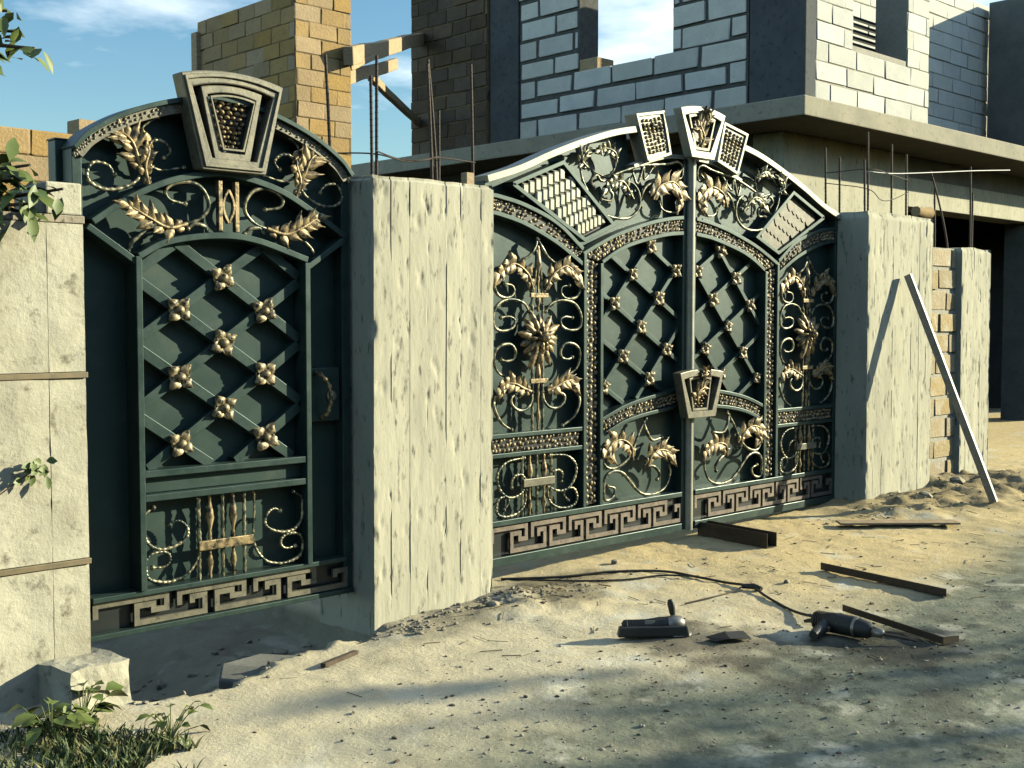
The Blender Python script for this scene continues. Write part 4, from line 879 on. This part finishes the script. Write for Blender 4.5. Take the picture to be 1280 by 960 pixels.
lb = profile_bar('bent_bar', (5.66, -1.86), (5.42, -2.54), [(0, 0), (.035, 0), (.035, .006), (.006, .006), (.006, .035), (0, .035)], 'thin bent steel strip with hooked end lying behind the drill', 'rust_steel', z=.012)
mb = MB(); P3 = wloc(lb); x, y = 5.42, -2.54; z = gz(x, y)+.012
mb.add([(x, y, z), (x+.10, y-.03, z), (x+.10, y-.03, z+.03), (x, y, z+.035), (x, y-.006, z), (x+.10, y-.036, z), (x+.10, y-.036, z+.03), (x, y-.006, z+.035)], [(0, 1, 2, 3), (4, 5, 6, 7), (0, 1, 5, 4), (1, 2, 6, 5), (2, 3, 7, 6), (3, 0, 4, 7)]); mb.build('hook', 'rust_steel', lb)
profile_bar('lath', (7.72, -.62), (8.32, -1.24), [(0, 0), (.15, 0), (.15, .014), (0, .014)], 'pale flat wooden lath lying on the dirt before the right pillar', 'wood', z=.03)
profile_bar('steel_channel', (6.80, -.03), (6.73, -.66), [(0, 0), (.10, 0), (.10, .10), (.094, .10), (.094, .006), (.006, .006), (.006, .10), (0, .10)], 'rusty steel channel sticking out under the middle of the double gate', 'rust_steel', z=.0)
profile_bar('stick', (3.20, -.62), (3.44, -.55), [(0, 0), (.03, 0), (.03, .018), (0, .02)], 'short weathered stick on the ground in front of the middle pillar', 'bark')
# cable
c = catmull(onground([(4.96, .05, .01), (5.24, -.20, .012), (5.52, -.36, .012), (5.76, -.56, .012), (5.80, -.78, .012), (5.80, -1.0, .013), (5.77, -1.20, .02), (5.62, -1.42, .013), (5.46, -1.70, .013), (5.36, -1.93, .045)]), 6)
mb = MB(); mb.tube(c, .008, 6); kx, ky = 5.77, -1.2
mb.tube([(kx-.03, ky+.04, gz(kx, ky)+.022), (kx, ky-.02, gz(kx, ky)+.026), (kx-.01, ky-.08, gz(kx, ky)+.022)], [.014, .018, .013], 7)
cb = mb.build('power_cable', 'black_plastic'); tag(cb, 'black power cable looping from under the gate to the drill', 'cable')
c = catmull(onground([(5.02, -.02, .01), (5.2, -.28, .01), (5.45, -.50, .01), (5.68, -.62, .01), (5.78, -.82, .024)]), 6)
mb = MB(); mb.tube(c, .006, 6); cb = mb.build('thin_cable', 'black_plastic'); tag(cb, 'thinner dark wire running beside the power cable near the gate', 'cable')
c = catmull(onground([(5.26, -1.12, .008), (5.45, -1.16, .008), (5.62, -1.16, .008), (5.74, -1.17, .024)]), 6)
mb = MB(); mb.tube(c, .005, 6); cb = mb.build('wire_end', 'rebar'); tag(cb, 'short rusty wire end lying across the pale ground near the cable knot', 'wire')
# angle grinder
gx, gy = 4.64, -1.42; z0 = gz(gx, gy); dv = Vector((.74, -.67, 0)).normalized(); sd = Vector((-dv.y, dv.x, 0))
G = empty('angle_grinder', (gx, gy, z0), 'dusty black angle grinder with upright side handle on the dirt, left of the drill', 'tool')
def loc(a_, b_, c_): return Vector((gx, gy, z0))+dv*a_+sd*b_+Vector((0, 0, c_))
mb = MB(); mb.tube([loc(-.17, 0, .038), loc(-.16, 0, .04), (loc(-.05, 0, .045)), loc(.02, 0, .05), loc(.06, 0, .052)], [.022, .036, .034, .040, .040], 12); mb.build('motor_body', 'black_plastic', G)
for k in range(4):
    mb = MB(); a_ = -.150+.014*k; mb.tube([loc(a_, 0, .041), loc(a_+.005, 0, .041)], [.0375, .0375], 12); mb.build('vent_rib', 'dusty_metal' if k == 0 else 'rust_steel', G)
mb = MB(); mb.add([loc(-.06, -.030, .060), loc(-.01, -.032, .060), loc(-.01, -.028, .078), loc(-.06, -.026, .078), loc(-.06, -.020, .060), loc(-.01, -.020, .060), loc(-.01, -.018, .078), loc(-.06, -.018, .078)], [(0, 1, 2, 3), (4, 5, 6, 7), (0, 1, 5, 4), (1, 2, 6, 5), (2, 3, 7, 6), (3, 0, 4, 7)]); mb.build('slide_switch', 'dusty_metal', G, .002)
mb = MB(); mb.tube([loc(.06, 0, .052), loc(.09, 0, .055), loc(.125, 0, .055), loc(.14, 0, .052)], [.042, .046, .040, .02], 10); mb.lathe([(.034, -.045), (.036, 0), (.03, .03), (.012, .036)], loc(.105, 0, .055), 12); mb.build('gear_head', 'dusty_metal', G)
mb = MB(); mb.lathe([(.075, 0), (.075, .003), (.03, .006), (.02, .008)], loc(.105, 0, .008), 20); mb.build('cutting_disc', 'dusty_metal', G)
mb = MB(); mb.tube([loc(.09, .02, .085), loc(.085, .022, .105), loc(.082, .024, .13), loc(.078, .027, .155), loc(.074, .03, .172)], [.010, .016, .018, .020, .012], 10); mb.build('side_handle', 'black_plastic', G)
mb = MB(); mb.add([loc(-.20, -.07, .004), loc(.16, -.07, .004), loc(.16, -.01, .004), loc(-.20, -.01, .004), loc(-.19, -.065, .052), loc(.15, -.065, .058), loc(.15, -.012, .058), loc(-.19, -.012, .052)], [(0, 1, 2, 3), (4, 5, 6, 7), (0, 1, 5, 4), (1, 2, 6, 5), (2, 3, 7, 6), (3, 0, 4, 7)]); o = mb.build('battery_grip', 'black_plastic', G, .008)
# drill
gx, gy = 5.26, -2.14; z0 = gz(gx, gy); dv = Vector((-.30, -.95, 0)).normalized(); dv = Vector((.02, -1, 0)).normalized(); sd = Vector((-dv.y, dv.x, 0))
Dd = empty('power_drill', (gx, gy, z0), 'black corded drill lying on its side at the end of the cable', 'tool')
mb = MB(); mb.tube([loc(-.20, 0, .045), loc(-.19, 0, .05), loc(-.08, 0, .055), loc(.03, 0, .055), loc(.10, 0, .052), loc(.12, 0, .05)], [.026, .046, .052, .052, .042, .028], 12); mb.build('motor_body', 'black_plastic', Dd)
mb = MB(); mb.tube([loc(-.12, -.03, .05), loc(-.10, -.10, .04), loc(-.09, -.17, .032), loc(-.085, -.20, .03)], [.034, .030, .028, .022], 10); mb.build('grip', 'black_plastic', Dd)
for k in range(5):
    mb = MB(); a_ = -.180+.013*k; mb.tube([loc(a_, 0, .051), loc(a_+.005, 0, .051)], [.0525, .0525], 12); mb.build('vent_rib', 'rust_steel', Dd)
mb = MB(); mb.tube([loc(.03, 0, .0555), loc(.045, 0, .055)], [.0535, .0525], 14); mb.build('collar', 'dusty_metal', Dd)
mb = MB(); mb.tube([loc(-.075, -.07, .045), loc(-.066, -.10, .040)], [.010, .012], 8); mb.build('trigger', 'rust_steel', Dd)
mb = MB(); mb.tube([loc(.12, 0, .05), loc(.125, 0, .05), loc(.17, 0, .047), loc(.18, 0, .046)], [.018, .026, .024, .014], 12); mb.build('chuck', 'dusty_metal', Dd)
mb = MB(); mb.tube([loc(.18, 0, .046), loc(.24, .03, .04), loc(.32, .07, .026)], [.008, .008, .006], 7); mb.build('drill_bit', 'rust_steel', Dd)
mb = MB(); mb.tube([loc(-.20, 0, .045), loc(-.23, .005, .04), loc(-.26, .01, .03)], [.014, .011, .008], 8); mb.build('cord_guard', 'black_plastic', Dd)
# cloth like dark scrap between the tools
mb = MB(); zz = gz(4.80, -1.74)
mb.add([(4.72, -1.66, zz+.012), (4.80, -1.72, zz+.035), (4.93, -1.74, zz+.02), (4.86, -1.84, zz+.012), (4.74, -1.80, zz+.026), (4.70, -1.74, zz+.008), (4.80, -1.77, zz+.004)], [(0, 1, 4, 5), (1, 2, 3, 4), (0, 1, 6), (1, 2, 6), (2, 3, 6), (3, 4, 6), (4, 5, 6), (5, 0, 6)])
o = mb.build('scrap', 'black_plastic'); tag(o, 'crumpled dark scrap lying on the dirt between the grinder and the drill', 'scrap')
# stones
stone(2.50, -.34, (.17, .14, .13), 'pale lit stone sunk in the ditch nearest the footing stone', .4, m=0)
stone(2.74, -.38, (.28, .18, .14), 'flat grey stone at the ditch edge under the small gate', 1.2, m=1)
stone(2.45, -.42, (.10, .08, .07), 'small stone on the ditch lip beside the footing stone', 2.2, m=2)
stone(5.72, -.20, (.07, .055, .05), 'small yellow stone under the left leaf of the double gate', .7, m=3)
stone(6.02, -1.28, (.05, .04, .035), 'tiny pale stone near the cable knot', .2, m=4)
stone(9.0, -.62, (.16, .11, .08), 'rough stone at the foot of the wide right pillar', .9, m=2)
stone(9.75, -.52, (.20, .14, .10), 'larger rough stone at the foot of the stone infill wall', .3, m=0)
stone(4.45, -.42, (.09, .07, .05), 'small stone at the right foot of the middle pillar', 1.9, m=3)
# broken concrete edge in the ditch
mb = MB(); zz = -.21
pol = [(2.92, -.42), (3.10, -.34), (3.30, -.33), (3.38, -.20), (3.22, -.02), (2.98, -.06), (2.86, -.24)]; n = len(pol)
mb.add([(x, y, -.17+.03*nf(x*4, y*4, 1, 2)) for x, y in pol]+[(x, y, -.34) for x, y in pol], [tuple(range(n)), tuple(range(2*n-1, n-1, -1))]+[(i, n+i, n+(i+1) % n, (i+1) % n) for i in range(n)])
o = mb.build('broken_slab', 'dark_concrete', None, .012); tag(o, 'broken grey concrete slab lying in the ditch under the small gate', 'slab')
# gravel and litter
def scatter(name, n, spots, size, mat, label, seed, flat=.6, ico=1):
    rr = random.Random(seed); mb = MB()
    bm = bmesh.new(); bmesh.ops.create_icosphere(bm, subdivisions=ico, radius=1); base = [v.co.copy() for v in bm.verts]; fc = [tuple(v.index for v in f.verts) for f in bm.faces]; bm.free()
    for k in range(n):
        cx, cy, sx, sy = spots[rr.randrange(len(spots))] if rr.random() < .999 else spots[0]
        x = rr.gauss(cx, sx); y = rr.gauss(cy, sy)
        if (y > -.04 and not 2.3 < x < 3.7) or x < 1.6 or y < -4.2: continue
        s_ = size*rr.uniform(.35, 1)**1.6*rr.choice((.7, 1, 1, 1.5)); a_ = rr.uniform(0, 6.28); z = gz(x, y)
        sh = (rr.uniform(.7, 1.4), rr.uniform(.6, 1.1), flat*rr.uniform(.6, 1.2))
        vs = []
        for v in base:
            j = rr.uniform(.78, 1.2); p = Vector((v.x*sh[0]*j, v.y*sh[1]*j, v.z*sh[2]*j))*s_
            vs.append((x+p.x*math.cos(a_)-p.y*math.sin(a_), y+p.x*math.sin(a_)+p.y*math.cos(a_), z+p.z+s_*.15))
        mb.add(vs, fc)
    o = mb.build(name, mat); return tag(o, label, 'gravel', kind='stuff')
scatter('gravel', 1700, [(4.6, -2.6, 1.2, .6), (6.2, -3.0, 1.4, .6), (3.3, -2.4, .6, .7), (5.2, -3.4, 1.2, .5)], .0085, 'stone', 'loose gravel strewn over the grey track', 41)
scatter('rubble', 800, [(4.75, -.42, .30, .10), (4.2, -.36, .35, .05), (8.9, -.50, .5, .14), (9.9, -.50, .6, .15), (10.6, -.6, .5, .2), (3.9, -.40, .1, .06), (2.6, -.35, .25, .12), (2.7, -.1, .3, .2), (3.1, -.15, .25, .1)], .015, 'stone', 'crumbled mortar rubble along the pillar feet', 42)
scatter('dark_grit', 1100, [(4.0, -2.6, 1.0, .6), (3.3, -1.7, .6, .4), (5.2, -3.0, 1.0, .5), (4.8, -.40, .3, .12), (5.2, -2.3, .5, .25), (4.6, -1.8, .4, .2), (9.7, -.6, .9, .25), (6.5, -1.2, 1.2, .6)], .009, 'bark', 'dark grit and clods scattered over the dirt', 43)
scatter('ditch_rubble', 130, [(2.7, .05, .28, .25), (3.0, .15, .3, .25), (2.5, -.2, .12, .12), (3.3, .1, .2, .2)], .045, 'stone', 'broken stones and mortar lumps lying in the ditch under the small gate', 44)
rr = random.Random(5); mb = MB()
for k in range(190):
    cx, cy, sx, sy = rr.choice([(8.9, -.6, .8, .2), (9.9, -.7, .7, .2), (7.2, -.9, .9, .4), (4.8, -.4, .3, .1), (4.9, -.9, .9, .4), (6.2, -2.0, 1.0, .6)])
    x, y = rr.gauss(cx, sx), rr.gauss(cy, sy)
    if y > -.06: continue
    a_ = rr.uniform(0, 3.14); L = rr.uniform(.015, .06); dx, dy = math.cos(a_)*L, math.sin(a_)*L
    mb.tube([(x-dx, y-dy, gz(x-dx, y-dy)+.004), (x+dx, y+dy, gz(x+dx, y+dy)+.006)], rr.uniform(.001, .003), 4)
o = mb.build('straw_litter', 'straw'); tag(o, 'dry straw and twig litter on the dirt', 'litter', kind='stuff')

# ------------------------------------------------------------------ plants
def leaf_card(mb, p, d, nrm, L, w, fold=.25, droop=.2):
    """one folded pointed leaf, 8 triangles"""
    d = d.normalized(); s_ = d.cross(nrm); s_ = s_.normalized() if s_.length > .01 else Vector((1, 0, 0)); u = s_.cross(d)
    pts = [p]
    for t, ww in ((.3, .8), (.62, 1.0), (1.0, 0)):
        c = p+d*L*t-u*0+Vector((0, 0, -droop*L*t*t))
        if ww: pts += [c-s_*w*ww+u*fold*w, c, c+s_*w*ww+u*fold*w]
        else: pts.append(c)
    mb.add(pts, [(0, 1, 2), (0, 2, 3), (1, 4, 5, 2), (2, 5, 6, 3), (4, 7, 5), (5, 7, 6)], True)
def branchy(root, base, ends, nleaf, L, seed, mat='leaf', spread=.10, w=.26):
    rr = random.Random(seed); tr = MB(); cr_ = MB()
    for e in ends:
        b = Vector(base); e = Vector(e); mid = b.lerp(e, .55)+Vector((rr.uniform(-.1, .1), rr.uniform(-.1, .1), rr.uniform(.05, .22)))
        c = catmull([b, mid, e], 9); tr.tube(c, [.030*(1-i/len(c))+.004 for i in range(len(c))], 7)
        for k in range(nleaf):
            t = rr.uniform(.45, 1.0)**.7; q = c[min(int(t*(len(c)-1)), len(c)-1)]+Vector((rr.gauss(0, spread), rr.gauss(0, spread), rr.gauss(0, spread)))
            d = Vector((rr.gauss(.15, .7), rr.gauss(-.1, .7), rr.gauss(-.25, .5))); n = Vector((rr.gauss(0, .5), rr.gauss(-.4, .5), 1))
            leaf_card(cr_, q, d, n, L*rr.uniform(.6, 1.2), L*w*rr.uniform(.8, 1.2), rr.uniform(.1, .4), rr.uniform(0, .5))
    return tr, cr_
def crown_clumps(mb, c, rad, clumps, per, L, seed, keep=lambda p: True):
    rr = random.Random(seed); ends = []
    for k in range(clumps):
        while True:
            v = Vector((rr.uniform(-1, 1), rr.uniform(-1, 1), rr.uniform(-1, 1)))
            if .35 < v.length < 1: break
        q = Vector(c)+Vector((v.x*rad[0], v.y*rad[1], v.z*rad[2])); ends.append(q)
        for m in range(per):
            p = q+Vector((rr.gauss(0, .17), rr.gauss(0, .17), rr.gauss(0, .14)))
            if not keep(p): continue
            leaf_card(mb, p, Vector((rr.gauss(0, .7), rr.gauss(0, .7), rr.gauss(-.2, .5))), Vector((rr.gauss(0, .5), rr.gauss(0, .5), 1)), L*rr.uniform(.6, 1.25), L*.28*rr.uniform(.8, 1.2), rr.uniform(.1, .4), rr.uniform(0, .5))
    return ends
def join(a, b):
    k = len(a.v); a.v += b.v; a.f += [tuple(i+k for i in f) for f in b.f]; a.sm += b.sm
tb = Vector((.75, 1.3, -.1))
tree = empty('leafy_tree', tb, 'leafy green tree whose branches hang in at the upper left corner', 'tree')
t1, c1 = branchy(tree, (.9, 1.1, 2.6), [(2.03, -.16, 2.70), (2.06, -.22, 2.63), (1.98, -.15, 2.78), (1.92, -.05, 2.62), (1.75, .1, 2.95)], 62, .085, 3, spread=.05)
t2, c2 = branchy(tree, (.9, 1.0, 1.6), [(2.00, -.30, 2.14), (2.12, -.33, 2.05), (1.98, -.34, 1.98), (1.92, -.30, 2.08), (1.95, -.32, 2.02)], 56, .10, 4, spread=.05)
join(t1, t2); join(c1, c2)
en = crown_clumps(c1, (.25, 1.9, 3.9), (1.45, 1.5, 1.5), 46, 26, .12, 6, lambda p: p.x < .36*(p.y+5.2)-.35)
for q in en[::3]:
    b = Vector((.72, 1.32, 2.5)); cc = catmull([b, b.lerp(q, .5)+Vector((0, 0, .15)), q], 6); t1.tube(cc, [.035*(1-i/len(cc))+.005 for i in range(len(cc))], 6)
t1.tube([(.74, 1.3, -.3), (.76, 1.29, .6), (.75, 1.30, 1.6), (.72, 1.32, 2.7)], [.12, .10, .085, .06], 10); t1.build('trunk', 'bark', tree)
c1.build('crown', 'leaf', tree)
# street tree out to the right: its shade falls over the near ground
tb = Vector((16.9, -10.4, -.1)); st = empty('street_tree', tb, 'street tree standing outside the picture to the right, shading the near ground', 'tree')
t1, c1 = MB(), MB(); en = crown_clumps(c1, (17.0, -10.9, 4.35), (1.9, 1.9, 1.7), 56, 24, .17, 9)
for q in en[::2]:
    b = Vector((16.9, -10.4, 2.7)); cc = catmull([b, b.lerp(q, .5)+Vector((0, 0, .15)), q], 6); t1.tube(cc, [.04*(1-i/len(cc))+.006 for i in range(len(cc))], 6)
t1.tube([(16.9, -10.4, -.3), (16.93, -10.38, .8), (16.88, -10.42, 1.8), (16.9, -10.4, 2.9)], [.14, .115, .095, .07], 10); t1.build('trunk', 'bark', st); c1.build('crown', 'leaf', st)
# sprig on the clad pillar
sp = empty('ivy_sprig', (1.98, -.255, .86), 'small green leafy sprig against the clad pillar at the left edge', 'plant')
mb = MB(); mb.tube(catmull([(1.86, -.262, .80), (1.95, -.27, .86), (2.02, -.285, .90), (2.05, -.30, .88)], 5), .003, 5); mb.build('stem', 'bark', sp)
mb = MB(); rr = random.Random(2)
for k in range(13): leaf_card(mb, Vector((rr.uniform(1.94, 2.05), -.285, rr.uniform(.85, .93))), Vector((rr.gauss(0, 1), -.4, rr.gauss(0, .7))), Vector((0, -1, .3)), .05, .016)
mb.build('leaves', 'leaf', sp)
# weeds in the lower left corner
rr = random.Random(8); mb = MB()
for k in range(4200):
    x, y = rr.gauss(1.95, .22), rr.gauss(-1.12, .28)
    if x < 1.2 or y > -.30 or (x-1.9)*.8+abs(y+1.0)*.5 > .24+.24*nf(x*5, y*5, 3, 3): continue
    z = gz(x, y); h = rr.uniform(.015, .07); lean = Vector((rr.gauss(0, .5), rr.gauss(0, .5), 1))*h; w = rr.uniform(.003, .007); a_ = rr.uniform(0, 3.14); sx, sy = math.cos(a_)*w, math.sin(a_)*w
    mb.add([(x-sx, y-sy, z-.003), (x+sx, y+sy, z-.003), (x+lean.x*.5+sx*.8, y+lean.y*.5+sy*.8, z+lean.z*.62), (x+lean.x*.5-sx*.8, y+lean.y*.5-sy*.8, z+lean.z*.62), (x+lean.x, y+lean.y, z+lean.z)], [(0, 1, 2, 3), (3, 2, 4)])
o = mb.build('weeds', 'grass'); tag(o, 'low green weeds covering the ground in the lower left corner', 'weeds', kind='stuff')
for lab, (x, y), n_, L, sd_ in (('broad leaved pale green plant beside the footing stone', (2.03, -.62), 26, .10, 1), ('bushy broad leaved weed at the lower left corner', (1.85, -.75), 34, .09, 2), ('small broad leaved weed on the right edge of the weed patch', (2.22, -.98), 18, .055, 3)):
    rr = random.Random(sd_); z = gz(x, y); wd = empty('broadleaf_weed', (x, y, z), lab, 'plant', 'broad leaved weeds by the clad pillar')
    mb = MB(); st_ = MB()
    for k in range(n_):
        a_ = rr.uniform(0, 6.28); r_ = rr.uniform(.02, .12); h = rr.uniform(.02, .14); p = Vector((x+math.cos(a_)*r_, y+math.sin(a_)*r_, z+h))
        st_.tube([(x, y, z-.01), (x+math.cos(a_)*r_*.6, y+math.sin(a_)*r_*.6, z+h*.7), tuple(p)], .0022, 4)
        leaf_card(mb, p, Vector((math.cos(a_), math.sin(a_), rr.uniform(-.3, .5))), Vector((rr.gauss(0, .3), rr.gauss(0, .3), 1)), L*rr.uniform(.6, 1.2), L*.30, .3, .4)
    st_.build('stem', 'leaf', wd); mb.build('leaves', 'leaf', wd)
# loose white cable from the rebar to the right
mb = MB(); mb.tube(catmull([(8.93, -.1, 2.72), (9.33, -.12, 2.735), (10.0, -.13, 2.80), (10.77, -.13, 2.88), (11.6, -.1, 2.96)], 6), .005, 6)
o = mb.build('white_cable', 'white_cable'); tag(o, 'white cable strung across the rebar above the right pillars', 'cable')

# ------------------------------------------------------------------ added houses, unseen behind the photographer, to darken gate reflections and skylight
def unseen_street_house(x0, x1, y, h, rh, label, wall, roof, seed):
    hs = empty('unseen_street_house', ((x0+x1)/2, y-4, 0), label, 'house', 'added unseen houses across the street'); cx = (x0+x1)/2
    m = MB(); m.box(x0, x1, y-8, y, -.4, h); m.build('wall', wall, hs, .01)
    m = MB(); m.add([(x0-.5, y+.5, h-.05), (x1+.5, y+.5, h-.05), (x1+.5, y-8.5, h-.05), (x0-.5, y-8.5, h-.05), (x0-.5, y-4, h+rh), (x1+.5, y-4, h+rh)], [(0, 1, 5, 4), (2, 3, 4, 5), (0, 4, 3), (1, 2, 5), (0, 3, 2, 1)]); m.build('roof', roof, hs)
    n = int((x1-x0)/3)
    for k in range(n):
        wx = x0+(k+.5)*(x1-x0)/n
        for z in ((1.0,) if h < 4 else (1.0, 3.9)):
            if k == n//2 and z < 2:
                m = MB(); m.box(wx-.5, wx+.5, y+.002, y+.06, 0, 2.1); m.build('door', 'wood', hs, .01); continue
            m = MB(); m.box(wx-.65, wx+.65, y+.002, y+.05, z, z+1.35); f = m.build('window', 'marble', hs, .01)
            m = MB(); m.box(wx-.57, wx+.57, y+.051, y+.058, z+.08, z+1.27); m.build('pane', 'dark_steel', f)
    return hs
unseen_street_house(-16, -4, -15, 6.2, 2.0, 'added two storey house, unseen behind the photographer, darkening gate reflections, left end of the row', 'limestone', 'rust_steel', 1)
unseen_street_house(-1, 12, -16, 6.0, 1.8, 'added two storey house, unseen behind the photographer, darkening gate reflections, middle of the row', 'dark_concrete', 'rust_steel', 2)
unseen_street_house(17, 33, -21, 6.4, 2.0, 'added long two storey house, unseen behind the photographer, darkening gate reflections, right end of the row', 'limestone', 'rust_steel', 3)
